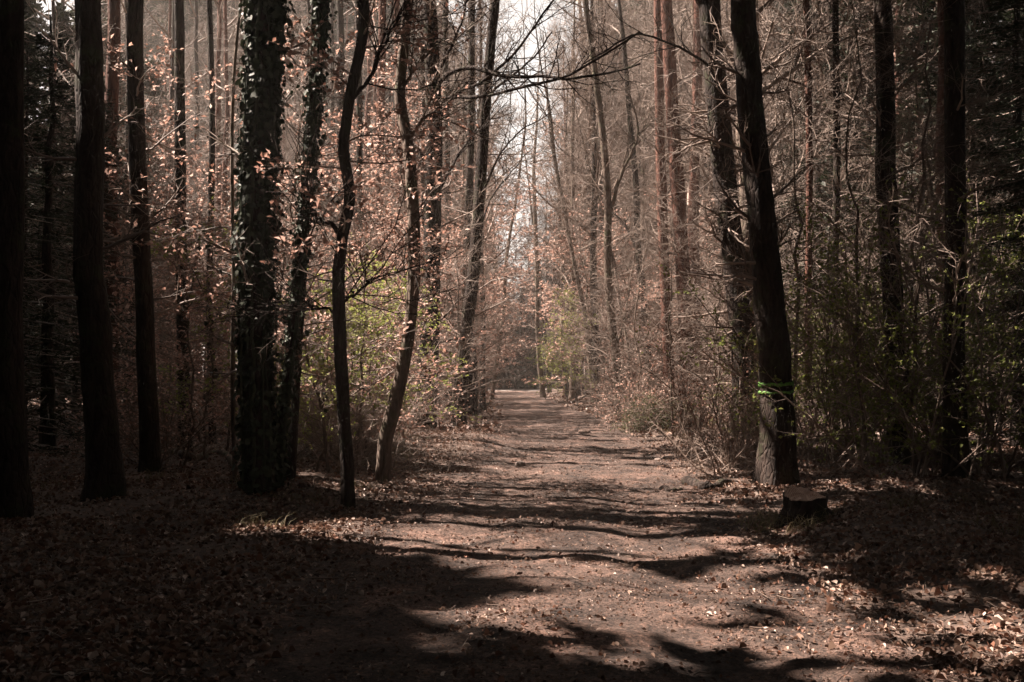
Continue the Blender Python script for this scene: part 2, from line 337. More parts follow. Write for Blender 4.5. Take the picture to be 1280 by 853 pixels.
def main_tree(name, label, cat, pts, w, seed, m=None, D=None, ztop=20, low=(0, 1, 3), twig_len=(.6, 1.6), leaf=0, crown=(6, .7), extra=None, dy=0.0, group=None, cz=None, limbs=(), ntw=(5, 4), rt=None, needles=None):
    rng = np.random.default_rng(seed); m = m or M_BARK
    if D is None: g = ground_at(*pts[0]); D = g[1]
    P = px_line(pts, D, dy); base = P[0].copy(); base[2] = float(height(base[0], base[1]))
    P[0, 2] = base[2]
    P = np.vstack([[P[0] + [0, 0, -.3]], P]); n_in = len(P)
    P = top_out(rng, P, ztop)
    K = int(26 + 4.5 * len(P)); Q = spline(P, K)
    Q[4:, :2] += np.cumsum(rng.normal(size=(K - 4, 2)) * .004 * w[0] / 20, axis=0)
    r0, r1 = w[0] * D / FPX / 2, w[1] * D / FPX / 2
    zin = P[n_in - 1, 2]
    z = Q[:, 2]; Rr = np.where(z < zin, r0 + (r1 - r0) * np.clip(z / max(zin, .1), 0, 1), r1 * (1 - .75 * np.clip((z - zin) / max(ztop - zin, .1), 0, 1)))
    t = thing(name, label, cat, tuple(base), group); kids = []
    mb = MB(); trunk_geo(mb, rng, Q - base, Rr, 26 if w[0] > 15 else 10, .65 if w[0] > 22 else .45)
    for lp, lw in limbs:
        LP = spline(px_line(lp, D, lw[2] if len(lw) > 2 else 0), 16) - base; LR = np.linspace(lw[0], lw[1], 16) * D / FPX / 2
        LP[1:-1] += rng.normal(size=(14, 3)) * .012
        mb.add(*tubes(LP, LR, 8))
        a, ar = grow(rng, LP[None], LR[None], 12, (.9, 2.2), (25, 60), 5, .05, .18, .25, 1, .5, .008)
        b_, br = grow(rng, a, ar, 6, (.4, .9), (25, 60), 4, .02, .22, .15, 1, .6, .006)
        mb.add(*tubes(a, ar, 5)); mb.add(*tubes(b_, br, 3))
    kids.append(obj('trunk', mb.mesh(name + '_trunk', m), t))
    mb = MB(); rt_ = rt or max(.0035, D * .00014)
    n_c, dens = crown
    if n_c:
        for p, r, S in crown_geo(rng, Q - base, Rr, cz or max(zin + .3, 5.5), n_c, (2.2, 4.2), dens, rt_): mb.add(*tubes(p, r, S))
    twl = None
    if low[0]:
        for p, r, S in twig_set(rng, Q - base, Rr, low[0], low[1], low[2], twig_len, .02, rt_, *ntw): mb.add(*tubes(p, r, S)); twl = p
    if n_c or low[0]: kids.append(obj('crown', mb.mesh(name + '_crown', M_TWIG if low[0] else m), t))
    if needles:  # evergreen crown added above the view, only to shade what lies beyond
        hN, rN, zc = needles; zc = max(zc, 3.6 + .34 * D); _, _, B, BR, lv = spruce_geo(rng, hN, rN, zc, .5, 7, 10, .8, .1, .45)
        ki = np.clip(np.searchsorted(Q[:, 2], (zc + hN) / 2), 0, len(Q) - 1); o = (Q[ki] - base) * [1, 1, 0]
        mb = MB(); mb.add(lv[0] + o, lv[1]); mb.add(tubes(B, BR, 3)[0] + o, tubes(B, BR, 3)[1], 1); kids.append(obj('needles', mb.mesh(name + '_shade_needles', [M_NEEDLE, M_TWIG]), t))
    if leaf and twl is not None:
        mb = MB(); mb.add(*leaves(rng, twl, leaf, .075, .6, .5)); kids.append(obj('leaves', mb.mesh(name + '_leaves', M_DRY), t))
    return t, Q, Rr, base, D
MT = main_tree
# -- left of the path, from the edge of the picture inwards
MT('tree', 'thick black trunk at the left edge of the picture', 'tree', [(14, 650), (12, 400), (16, 0)], (38, 32), 1, crown=(0, .6), ztop=23, needles=(25, 2.9, 13.5))
MT('tree', 'thick dark trunk with a slight bend, second from the left edge', 'tree', [(133, 622), (126, 520), (119, 430), (109, 320), (112, 160), (108, 0)], (40, 33), 2, low=(10, 2, 5), crown=(0, .6), ztop=23, needles=(25, 2.9, 13.5))
MT('tree', 'straight dark trunk in leaf litter left of the fallen log', 'tree', [(188, 592), (183, 480), (178, 350), (172, 200), (170, 0)], (24, 20), 3, low=(14, 1.5, 6), leaf=2, crown=(0, 1), ztop=22, needles=(24, 2.7, 13))
MT('tree', 'slender dark trunk behind the fallen log, its thicker neighbour further left', 'tree', [(232, 560), (229, 400), (226, 200), (224, 0)], (16, 12), 4, low=(14, 1.5, 8), leaf=2, crown=(0, 1), ztop=24, needles=(27, 3.0, 16))
MT('tree', 'thin dark trunk rising behind the right part of the fallen log', 'tree', [(266, 556), (262, 350), (266, 180), (262, 0)], (9, 7), 5, low=(16, 1.5, 8), leaf=2, crown=(0, 1), ztop=24, needles=(26, 2.8, 15))
MT('sapling', 'very thin pale stem just left of the ivy covered trunks', 'sapling', [(293, 602), (290, 470), (291, 330), (289, 190), (294, 60)], (6, 4), 6, ztop=8, low=(12, 1, 6), crown=(0, 1), leaf=2, m=M_BARKG)
MT('tree', 'slim dark trunk close behind the ivy covered trunks on their right', 'tree', [(364, 600), (369, 520), (373, 440), (379, 350), (384, 250), (390, 100)], (11, 8), 7, low=(14, 1, 5), crown=(0, 1), needles=(22, 2.8, 10.5))
tA = MT('tree', 'crooked dark slim tree with a hooked branch, nearest the path on the left', 'tree', [(435, 635), (433, 570), (428, 470), (424, 390), (425, 315), (437, 245), (431, 190), (438, 130), (452, 60), (456, 0)], (17, 13), 8, low=(16, 2.2, 6.5), leaf=3,
        limbs=[([(427, 300), (418, 282), (404, 277), (394, 268), (388, 246), (380, 215)], (7, 2)), ([(426, 380), (436, 372), (450, 362), (462, 350)], (5, 2)), ([(425, 395), (408, 386), (385, 383), (350, 382)], (4, 1.5)), ([(440, 125), (460, 100), (478, 60), (500, 20)], (6, 3))])
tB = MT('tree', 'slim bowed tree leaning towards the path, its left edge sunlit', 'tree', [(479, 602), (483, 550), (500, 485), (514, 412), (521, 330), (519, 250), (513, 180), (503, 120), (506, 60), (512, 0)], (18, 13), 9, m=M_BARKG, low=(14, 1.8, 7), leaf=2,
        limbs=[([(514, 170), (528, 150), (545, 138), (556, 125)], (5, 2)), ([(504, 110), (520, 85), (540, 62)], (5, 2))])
tC = MT('tree', 'thick dark trunk behind the bowed slim tree, twigs all up its sides', 'tree', [(531, 536), (536, 450), (540, 350), (543, 250), (545, 150), (542, 60), (538, 0)], (25, 18), 10, low=(40, 1, 14), twig_len=(.8, 2.2), ztop=24,
        limbs=[([(543, 112), (560, 92), (590, 84), (618, 93), (653, 97), (678, 95), (713, 98), (760, 92), (800, 80)], (6.5, 2, -4)), ([(545, 125), (575, 121), (608, 120), (653, 109), (685, 102), (713, 94), (750, 72), (800, 40)], (5, 2, -5)),
               ([(544, 160), (570, 118), (600, 104), (640, 70), (670, 30), (700, -10)], (5, 2, -3)), ([(548, 240), (572, 195), (596, 160), (612, 120)], (5, 2, 2)), ([(549, 90), (566, 55), (578, 25), (586, -10)], (4, 2, -2))])
MT('sapling', 'pale thin stem hugging the left side of a thick twiggy trunk', 'sapling', [(519, 533), (526, 480), (530, 400), (532, 300), (534, 200), (533, 60)], (6, 4), 11, ztop=14, low=(16, 1, 10), m=M_BARKG, crown=(0, 1))
tD = MT('tree', 'dark leaning trunk at the left path edge with a mossy pale foot', 'tree', [(574, 534), (577, 475), (583, 410), (592, 330), (599, 240), (606, 130), (613, 50), (618, 0)], (17, 12), 12, low=(34, .8, 14), twig_len=(.8, 2.2), ztop=24,
        limbs=[([(604, 160), (612, 120), (640, 95), (668, 70), (690, 40)], (4, 1.5, -2)), ([(598, 250), (628, 190), (650, 165), (690, 140)], (3, 1, -3)), ([(594, 310), (612, 250), (640, 215), (660, 190)], (3, 1, 3))])
MT('tree', 'dark trunk crossing behind the leaning one at the path edge', 'tree', [(589, 521), (591, 475), (588, 430), (582, 391), (584, 300), (588, 180), (590, 0)], (13, 8), 13, low=(26, 1, 14), twig_len=(.8, 2.2), ztop=24)
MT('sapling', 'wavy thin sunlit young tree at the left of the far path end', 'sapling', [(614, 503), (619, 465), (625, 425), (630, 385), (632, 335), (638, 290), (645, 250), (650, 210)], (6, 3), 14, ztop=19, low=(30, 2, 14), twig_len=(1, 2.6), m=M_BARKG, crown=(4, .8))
MT('tree', 'straight reddish trunk between the crooked tree and the bowed tree', 'tree', [(474, 522), (475, 400), (474, 250), (478, 0)], (12, 10), 15, m=M_PINE, low=(16, 2, 14), leaf=2, ztop=24)
MT('tree', 'thin dark trunk close right of the crooked tree, further back', 'tree', [(449, 528), (452, 400), (450, 250), (447, 0)], (9, 8), 16, low=(16, 2, 14), leaf=2, ztop=24)
MT('tree', 'thin straight trunk in the gap between the two thick twiggy trunks', 'tree', [(560, 516), (562, 400), (560, 250), (557, 0)], (9, 7), 17, low=(20, 2, 16), ztop=26)
MT('tree', 'thin trunk standing behind the bowed tree in pink brown leaves', 'tree', [(500, 520), (502, 400), (499, 250), (496, 0)], (8, 7), 18, m=M_PINE, low=(20, 2, 14), leaf=2, ztop=24)
# -- far end
MT('tree', 'slanting black trunk in the dark hollow at the far path end', 'tree', [(634, 487), (630, 455), (625, 415), (620, 350)], (10, 7), 19, D=93, crown=(6, .7), ztop=24)
MT('tree', 'second black trunk in the dark hollow, left of the slanting one', 'tree', [(623, 487), (622, 455), (621, 415), (619, 350)], (7, 5), 20, D=95, crown=(6, .7), ztop=24)
MT('tree', 'slender trunk with a sunlit left edge at the right of the far path end', 'tree', [(679, 497), (674, 450), (672, 400), (671, 330), (668, 250)], (7, 5), 21, low=(20, 2, 14), twig_len=(1, 2.5), ztop=20, m=M_BARKG)
MT('tree', 'thin dark stem just left of the yellow green bush', 'tree', [(687, 492), (684, 460), (681, 420), (676, 350)], (5, 4), 22, low=(14, 2, 12), ztop=18)
MT('tree', 'slanting dark stem just right of the yellow green bush', 'tree', [(723, 496), (718, 450), (713, 410), (706, 345), (700, 280)], (7, 5), 23, low=(16, 2, 12), ztop=20)
MT('tree', 'thin trunk standing inside the yellow green bush', 'tree', [(710, 497), (706, 470), (704, 430), (702, 380)], (5, 4), 24, low=(10, 2, 12), ztop=18)
# -- right of the path
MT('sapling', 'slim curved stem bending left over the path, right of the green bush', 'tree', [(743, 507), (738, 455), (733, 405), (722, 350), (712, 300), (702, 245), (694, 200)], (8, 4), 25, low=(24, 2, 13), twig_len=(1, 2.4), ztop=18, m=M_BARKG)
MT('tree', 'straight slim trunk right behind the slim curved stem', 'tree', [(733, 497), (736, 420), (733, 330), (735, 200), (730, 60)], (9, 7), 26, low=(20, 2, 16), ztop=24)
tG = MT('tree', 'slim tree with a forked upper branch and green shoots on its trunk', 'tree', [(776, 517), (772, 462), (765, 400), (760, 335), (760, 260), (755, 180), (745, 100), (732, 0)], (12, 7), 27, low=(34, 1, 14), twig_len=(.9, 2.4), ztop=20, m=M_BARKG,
        limbs=[([(762, 270), (774, 225), (790, 190), (798, 160), (788, 120)], (5, 2, -1)), ([(768, 440), (780, 400), (788, 350), (798, 300)], (3, 1.5, 1))])
MT('tree', 'dark slim trunk bending left, between the forked tree and the reddish trunks', 'tree', [(813, 497), (810, 440), (805, 380), (797, 300), (795, 230), (788, 160), (780, 60)], (10, 6), 28, D=48, low=(30, 1.5, 15), twig_len=(.9, 2.4), ztop=20,
        limbs=[([(800, 320), (780, 280), (760, 262)], (4, 2, 1))])
MT('pine_tree', 'straight reddish pine trunk, leftmost of the three reddish ones', 'tree', [(838, 492), (832, 380), (828, 280), (824, 150), (822, 0)], (14, 11), 29, m=M_PINE, D=44, low=(26, 2, 14), twig_len=(.9, 2.2), ztop=26)
MT('pine_tree', 'thickest of the three reddish pine trunks, leaning slightly left', 'tree', [(862, 492), (856, 380), (850, 280), (842, 170), (835, 60), (832, 0)], (20, 15), 30, m=M_PINE, D=40, low=(28, 2, 14), twig_len=(.9, 2.2), ztop=26)
MT('pine_tree', 'straight reddish pine trunk, rightmost of the three reddish ones', 'tree', [(874, 488), (869, 380), (868, 260), (872, 120), (874, 0)], (15, 12), 31, m=M_PINE, D=47, low=(26, 2, 16), twig_len=(.9, 2.2), ztop=26)
MT('tree', 'big dark leaning trunk behind the paint marked one, shrub at its foot', 'tree', [(936, 547), (930, 440), (922, 360), (912, 280), (903, 180), (896, 90), (890, 0)], (32, 27), 32, low=(36, 1, 8), twig_len=(.8, 1.9), ztop=25, crown=(6, 1), needles=(25, 3.2, 11),
        limbs=[([(898, 100), (880, 78), (850, 60), (800, 42), (770, 55), (730, 80)], (4, 1.5, -3))])
tM = MT('tree', 'big black trunk marked with two green paint rings beside the stump', 'tree', [(969, 607), (970, 510), (966, 430), (957, 340), (948, 240), (940, 140), (934, 60), (928, 0)], (40, 31), 33, low=(16, 2.5, 6), twig_len=(.5, 1.5), ztop=23, crown=(6, 1), needles=(23, 3.2, 8.5))
MT('tree', 'dark trunk standing in the green shrubs right of the stump', 'tree', [(1124, 585), (1120, 450), (1112, 330), (1106, 200), (1105, 60), (1104, 0)], (26, 22), 34, low=(24, 1.5, 7), ztop=23, crown=(0, 1), needles=(23, 3.2, 8))
MT('tree', 'dim trunk at the right beyond the shrubs, near the picture edge', 'tree', [(1196, 610), (1194, 450), (1196, 300), (1192, 0)], (28, 24), 35, low=(12, 2, 6), ztop=22, crown=(0, 1), needles=(22, 3.2, 8))
MT('tree', 'thin straight trunk just right of the paint marked trunk, further back', 'tree', [(1012, 545), (1010, 400), (1012, 200), (1008, 0)], (9, 8), 36, low=(18, 2, 10), ztop=24, m=M_PINE, needles=(24, 2.8, 10))
MT('tree', 'thin dark trunk in the brush between the big trunk and the shrubs', 'tree', [(1046, 550), (1042, 400), (1046, 200), (1044, 0)], (10, 8), 37, low=(18, 2, 10), ztop=24, needles=(24, 2.8, 10))

# paint rings on the marked trunk
tm, Q, Rr, base, D = tM
for py, wd in ((480, .022), (490, .015)):
    z = at(968, py, D)[2]; k = int(np.argmin(np.abs(Q[:, 2] - z))); S = 40; cpt = Q[k] + (z - Q[k, 2]) / (Q[k + 1, 2] - Q[k, 2]) * (Q[k + 1] - Q[k]) - base
    a = np.arange(S) * 2 * math.pi / S; rr = Rr[k] * 1.13
    rng = np.random.default_rng(py); mb = MB(); rows = []
    for dz, dr in ((-wd, -.03), (-wd, .004), (wd, .004), (wd, -.03)):
        zz = cpt[2] + dz * (1 + .5 * rng.normal(size=S)) + .012 * np.sin(a + 1)
        rows.append(np.stack([cpt[0] + (rr + dr) * np.cos(a), cpt[1] + (rr + dr) * np.sin(a), zz], -1))
    V = np.array(rows); i = np.arange(S); F = np.concatenate([np.stack([q * S + i, q * S + (i + 1) % S, (q + 1) * S + (i + 1) % S, (q + 1) * S + i], -1) for q in range(3)])
    mb.add(V.reshape(-1, 3), F); obj('paint_ring', mb.mesh('paint_ring', M_PAINT), tm)

# ------------------------------------------------------------------ the ivy covered double tree
def ivy_leaves(rng, Q, Rr, n, zmax, size=.075):
    z = rng.random(n * 2) * zmax; ang = rng.random(n * 2) * 6.283; kk = vnoise(np.cos(ang) * 1.6 + 7, z * .8 + np.sin(ang) * 1.6, 35) + .75 * rng.random(n * 2) > .33; z = z[kk]; ang = ang[kk]; n = len(z); i = np.clip(np.searchsorted(Q[:, 2], z), 1, len(Q) - 2)
    a = ang; th = rng.random(n) ** 4 * 1.5; size = size * (.45 + .9 * rng.random(n))
    o = np.stack([np.cos(a), np.sin(a), np.zeros(n)], -1)
    pos = Q[i] + (np.array([0, 0, 1.]) * (z - Q[i, 2])[:, None]) + o * (Rr[i] * (1.0 + .25 * vnoise(a * 2, z * 2, 31)) + .008 + th * .08 * (.4 + vnoise(a * 1.3 + 9, z * 1.1, 33) + .5))[:, None]
    nn = nrm(o + rng.normal(size=(n, 3)) * .45 + [0, 0, .35]); d = nrm(np.cross(nn, rng.normal(size=(n, 3))) + [0, 0, -.6])
    return leaf_geo(rng, pos, d, nn, size, .95, .12, True)
rng = np.random.default_rng(77)
g = ground_at(326, 613); D = g[1]; base = g
t = thing('ivy_tree', 'twin dark trunks wrapped in glossy ivy, left of the crooked tree', 'tree', tuple(base))
IV = []
for pts, w in (([(324, 613), (322, 520), (320, 420), (320, 300), (325, 150), (332, 0)], (34, 32)), ([(346, 608), (354, 520), (366, 410), (376, 310), (386, 190), (402, 0)], (10, 10))):
    P = px_line(pts, D + (0 if w[0] > 30 else .25)); P[0, 2] = base[2]; P = np.vstack([[P[0] - [0, 0, .3]], P]); P = top_out(rng, P, 20); Q = spline(P, 110) - base
    zt = P[-1, 2]; zz = Q[:, 2]; r = w[0] * D / FPX / 2 * np.where(zz < 6.5, 1, 1 - .75 * np.clip((zz - 6.5) / 14, 0, 1))
    mb = MB(); trunk_geo(mb, rng, Q, r, 20, .35, .1); obj('trunk', mb.mesh('ivy_trunk', M_BARK), t); IV.append((Q, r))
shoots = []; mb = MB()
for Q, r in IV:
    for p, rr, S in crown_geo(rng, Q, r, 7.5, 9, (2, 4), .8, .006): mb.add(*tubes(p, rr, S))
    for p, rr, S in twig_set(rng, Q, r, 14, 1.2, 7, (.5, 1.3), .02, .004): mb.add(*tubes(p, rr, S)); shoots.append(p)
obj('crown', mb.mesh('ivy_tree_crown', M_TWIG), t)
mb = MB(); mb.add(*ivy_leaves(rng, *IV[0], 17000, 11)); mb.add(*ivy_leaves(rng, *IV[1], 7000, 11, .06))
for p in shoots[1::3]: mb.add(*leaves(rng, p, 2, .06, .9, .5))
# climbing stems
for k in range(14):
    Q, r = IV[k % 2]; a = rng.random() * 6.28; zs = np.linspace(0, 6, 40); ii = np.clip(np.searchsorted(Q[:, 2], zs), 1, len(Q) - 2); aa = a + .5 * np.cumsum(rng.normal(size=40) * .2)
    L = Q[ii] + np.stack([np.cos(aa) * r[ii] * 1.15, np.sin(aa) * r[ii] * 1.15, zs - Q[ii, 2]], -1); mb.add(*tubes(L, np.full(40, .008 + .016 * rng.random()), 5))
tag(obj('ivy', mb.mesh('ivy', M_IVY), t), kind='stuff')

# ------------------------------------------------------------------ prototypes
def proto(name, cat, parts):
    t = thing(name, '', cat, (0, -60, -40)); KIDS[t.name] = [obj(pn, me, t) for pn, me in parts]; return t
PROT = []
def make_tall(seed, h=25, r=.2, m=None, cz=.3, n1=20, lean=.03, dense=True):
    rng = np.random.default_rng(seed); K = 30; z = np.linspace(-.3, h, K)
    P = np.stack([np.cumsum(rng.normal(size=K) * lean), np.cumsum(rng.normal(size=K) * lean), z], -1); P[:, :2] -= P[1, :2]
    Rr = r * (1 - .8 * np.clip(z / h, 0, 1)); mb = MB(); trunk_geo(mb, rng, P, Rr, 10); tm_ = mb.mesh('tall_trunk', m or M_BARK)
    mb = MB()
    for p, q, S in crown_geo(rng, P, Rr, h * cz, n1, (2.5, 5), 1.0 if dense else .6, .012 if dense else .008): mb.add(*tubes(p, q, S))
    if dense: tw, tr = grow(rng, p, q, 3, (.4, .9), (20, 60), 3, .05, .25, .2, 1, .8, .011); mb.add(*tubes(tw, tr, 3))
    for p2, q2, S in twig_set(rng, P, Rr, 24, 1.5, h * cz + 2, (.8, 2.2), .02, .008): mb.add(*tubes(p2, q2, S))
    return [('trunk', tm_), ('crown', mb.mesh('tall_crown', M_TWIG))]
def make_sapling(seed, h=5, leaf=0, m=M_DRY, green=False, layer=.75, n1=26, lsize=.07, stem=.028, dens=(6, 4)):
    rng = np.random.default_rng(seed); K = 16; z = np.linspace(-.15, h, K)
    P = np.stack([np.cumsum(rng.normal(size=K) * .06), np.cumsum(rng.normal(size=K) * .06), z], -1); P[:, :2] -= P[1, :2]
    Rr = stem * (1 - .8 * np.clip(z / h, 0, 1)); mb = MB(); mb.add(*tubes(P, Rr, 7)); tm_ = mb.mesh('sapling_stem', M_BARKG)
    mb = MB()
    a, ar = grow(rng, P[None], Rr[None], n1, (.9, 2.0), (50, 85), 6, .03, .12, .15, 1, .55, .006, .55, layer)
    tk = 1.5 if leaf else 1.0; b, br = grow(rng, a, ar, dens[0], (.35, .9), (25, 55), 4, .0, .15, .15, 1, .6, .0045 * tk, .4, layer)
    c, cr = grow(rng, b, br, dens[1], (.15, .4), (25, 60), 3, .0, .2, .15, 1, .7, .0035 * tk, .3, layer)
    for p, q, S in ((a, ar, 5), (b, br, 3), (c, cr, 3)): mb.add(*tubes(p, q, S))
    parts = [('stem', tm_), ('crown', mb.mesh('sapling_crown', M_TWIG))]
    if leaf:
        mb = MB(); keep = c[rng.random(len(c)) < .85]; mb.add(*leaves(rng, keep, leaf, lsize, .6, .7)); parts.append(('leaves', mb.mesh('sapling_leaves', m)))
    return parts
def make_shrub(seed, h=3, ns=14, leaf=2, m=None, lsize=.05, spread=.55):
    rng = np.random.default_rng(seed); K = 7; pos = rng.normal(size=(ns, 3)) * [.22, .22, 0]; d = nrm(rng.normal(size=(ns, 3)) * [spread, spread, 0] + [0, 0, 1]); out = [pos - [0, 0, .1]]
    L = h * (.6 + .5 * rng.random(ns)); p = out[0]
    for k in range(K - 1): d = nrm(d + rng.normal(size=(ns, 3)) * .13 + [0, 0, .02]); p = p + d * (L / (K - 1))[:, None]; out.append(p)
    P = np.stack(out, 1); Rr = .016 * np.linspace(1, .35, K)[None] * np.ones((ns, 1)); mb = MB(); mb.add(*tubes(P, Rr, 5))
    a, ar = grow(rng, P, Rr, 9, (.4, 1.1), (25, 70), 5, .02, .2, .15, 1, .6, .005); b, br = grow(rng, a, ar, 6, (.15, .45), (25, 65), 3, .0, .22, .15, 1, .7, .0035)
    mb.add(*tubes(a, ar, 4)); mb.add(*tubes(b, br, 3)); parts = [('stems', mb.mesh('shrub_stems', M_TWIG))]
    if leaf: mb = MB(); mb.add(*leaves(rng, b, leaf, lsize, .65, .5)); parts.append(('leaves', mb.mesh('shrub_leaves', m)))
    return parts
def make_spruce(seed, h=12, r=2.2, z0=.6, **kw):
    rng = np.random.default_rng(seed); P, Rr, B, BR, lv = spruce_geo(rng, h, r, z0, **kw)
    mb = MB(); trunk_geo(mb, rng, P, Rr, 9, .3); a = mb.mesh('spruce_trunk', M_BARK)
    mb = MB(); mb.add(*lv); mb.add(*tubes(B, BR, 3), 1); return [('trunk', a), ('crown', mb.mesh('spruce_crown', [M_NEEDLE, M_TWIG]))]
LOOKS = []
TALL = [make_tall(200 + k, 24 + 1.2 * k, .15 + .025 * k, [M_BARK, M_PINE, M_BARKG, M_BARK, M_PINE][k], [.25, .35, .2, .3, .35][k], 26) for k in range(5)]
THIN = [make_tall(210 + k, 22 + 1.5 * k, .13 + .03 * k, [M_BARK, M_PINE, M_BARK, M_PINE][k], .5, 7, dense=False) for k in range(4)]
BARE = [make_sapling(220 + k, 4.2 + .9 * k, 0, layer=.3, n1=28, stem=.03, dens=(7, 5)) for k in range(5)]
BEECH = [make_sapling(240 + k, 4 + 1.0 * k, 4, n1=26, layer=.88, lsize=.068) for k in range(4)]
LIME = [make_sapling(250 + k, 3.2 + 1.3 * k, 4, M_GREEN, n1=26, layer=.8, lsize=.075) for k in range(2)]
SHRUB = [make_shrub(260 + k, 3.2 + .6 * k, 13, 4, M_SHRUB, .05) for k in range(3)]
BRUSH = [make_shrub(270 + k, 1.3 + .5 * k, 16, [0, 1, 1][k], M_DRY, .06, .7) for k in range(3)]
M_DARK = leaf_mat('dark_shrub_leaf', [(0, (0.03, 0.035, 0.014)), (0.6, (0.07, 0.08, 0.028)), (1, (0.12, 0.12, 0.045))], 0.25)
LOWG = [make_shrub(280, .75, 26, 4, M_DARK, .04, 1.0)]
SPRUCE = [make_spruce(290, 9, 2.0, .5, size=.13, asp=.1, ns=70), make_spruce(291, 13, 2.6, 1.0, size=.13, asp=.1, ns=90), make_spruce(292, 22, 3.2, 2.5, size=.5, ns=12, trunk_r=.22)]
for L_, W_ in ((TALL, ['dark ', 'reddish ', 'grey ', 'stout ', 'stout reddish ']), (THIN, ['dark ', 'reddish ', 'stout ', 'stout reddish ']), (BARE, ['short ', 'short straight ', 'wavering ', 'straight ', 'long ']), (BEECH, ['low ', 'spreading ', 'slender ', 'high ']), (BRUSH, ['low ', 'leafy ', 'high leafy '])):
    for p_, w_ in zip(L_, W_): LOOKS.append((p_, w_))
def place(name, cat, parts, x, y, rz, s, label, group=None):
    t = thing(name, label, cat, (x, y, float(height(x, y)) - .02), group); t.rotation_euler = (0, 0, rz); t.scale = (s, s, s)
    for pn, me in parts: obj(pn, me, t)
    return t
def side_ok(x, y, pad=.5): return abs(x - float(pcx(y))) > float(pcw(y)) + pad and not (85 < y < 91.5)
def scatter(n, y0, y1, px0, px1, seed, pw=1.0, pad=.6, mind=1.0, tries=60, seen=None):
    """random feet in a wedge of the view between two picture columns"""
    r = np.random.default_rng(seed); out = []; allp = seen if seen is not None else []
    for _ in range(n * tries):
        if len(out) >= n: break
        y = y0 + (y1 - y0) * r.random() ** pw; x = (px0 + (px1 - px0) * r.random() - CX) / FPX * y
        if side_ok(x, y, pad) and all((x - a) ** 2 + (y - b) ** 2 > mind ** 2 for a, b in allp): out.append((x, y)); allp.append((x, y))
    return out, r
feet = []
MARKS = [(14, 'the left edge trunk'), (133, 'the second trunk from the left'), (188, 'the straight trunk by the log'), (250, 'the fallen log'), (330, 'the ivy trunks'), (434, 'the crooked tree'), (480, 'the bowed tree'), (532, 'the thick twiggy trunk'),
         (578, 'the leaning path edge trunk'), (615, 'the wavy young tree'), (650, 'the far path end'), (706, 'the yellow green bush'), (740, 'the slim curved stem'), (776, 'the forked slim tree'), (812, 'the dark bending trunk'), (858, 'the reddish pines'),
         (934, 'the big leaning trunk'), (970, 'the paint marked trunk'), (1010, 'the stump'), (1122, 'the dark trunk in the shrubs'), (1196, 'the right edge trunk')]
def where(x, y):
    px = CX + FPX * x / y; a, nm = min(MARKS, key=lambda m: abs(m[0] - px)); d = px - a
    side = 'directly behind' if abs(d) < 8 else ('behind and left of' if d < 0 else 'behind and right of')
    return ('close ' if y < 28 else '' if y < 42 else 'well ' if y < 62 else 'far ') + side + ' ' + nm
LOOK = {id(p_): w_ for p_, w_ in LOOKS}
def fill(name, cat, protos, n, y0, y1, px0, px1, seed, label, group, s=(.8, 1.2), pad=.6, mind=1.0, pw=1.0):
    pts, r = scatter(n, y0, y1, px0, px1, seed, pw, pad, mind, seen=feet)
    for x, y in pts:
        px = CX + FPX * x / y; k = int(r.integers(len(protos))); z = r.random() * 6.28; sc_ = s[0] + (s[1] - s[0]) * r.random()
        if 682 < px < 738 and y < 66 and y > 30: continue          # keeps the yellow green bush in view
        u = (sc_ - s[0]) / (s[1] - s[0]); w = ('small ' if u < .33 else 'tall ' if u > .67 else '') + LOOK.get(id(protos[k]), '')
        place(name, cat, protos[k], x, y, z, sc_, (w + label + ' ' + where(x, y)).strip(), group)
# named understorey
def put(name, cat, parts, px, py, s, rz, label, group=None, D=None):
    g = ground_at(px, py)
    return place(name, cat, parts, g[0], g[1], rz, s, label, group)
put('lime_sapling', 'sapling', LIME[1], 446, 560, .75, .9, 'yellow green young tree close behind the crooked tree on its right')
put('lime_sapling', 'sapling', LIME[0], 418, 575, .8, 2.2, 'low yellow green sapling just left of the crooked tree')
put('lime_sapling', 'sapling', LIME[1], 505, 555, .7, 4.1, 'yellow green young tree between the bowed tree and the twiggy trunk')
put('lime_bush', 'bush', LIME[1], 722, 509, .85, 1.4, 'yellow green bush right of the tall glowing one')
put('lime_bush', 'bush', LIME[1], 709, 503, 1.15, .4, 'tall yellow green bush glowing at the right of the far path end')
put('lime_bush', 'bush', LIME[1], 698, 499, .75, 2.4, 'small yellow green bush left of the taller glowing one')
put('lime_sapling', 'sapling', LIME[1], 468, 575, .62, 1.4, 'young tree with layered yellow green leaves behind the bowed tree')
put('lime_sapling', 'sapling', LIME[0], 396, 590, .72, 3.4, 'low yellow green sapling between ivy trunks and the crooked tree')
put('lime_sapling', 'sapling', LIME[1], 255, 575, .8, 5.0, 'yellow green sapling in the shade left of the ivy trunks')
put('beech_sapling', 'sapling', BEECH[3], 500, 545, 1.0, .3, 'beech sapling holding pink brown leaves right behind the bowed tree')
put('beech_sapling', 'sapling', BEECH[2], 408, 590, .95, 1.3, 'beech sapling holding dry leaves between ivy trunks and crooked tree')
put('beech_sapling', 'sapling', BEECH[1], 460, 585, .9, 2.3, 'beech sapling holding dry leaves right of the crooked tree')
put('beech_sapling', 'sapling', BEECH[3], 556, 520, 1.1, 4.3, 'sunlit beech sapling between the two thick twiggy trunks')
put('beech_sapling', 'sapling', BEECH[1], 285, 580, .9, 5.2, 'beech sapling holding dry leaves left of the ivy trunks')
put('beech_sapling', 'sapling', BEECH[1], 232, 580, .8, 5.9, 'dim beech sapling in front of the fallen log')
put('beech_sapling', 'sapling', BEECH[3], 606, 497, 1.2, 2.9, 'pink leaved beech sapling overhanging the far path end')
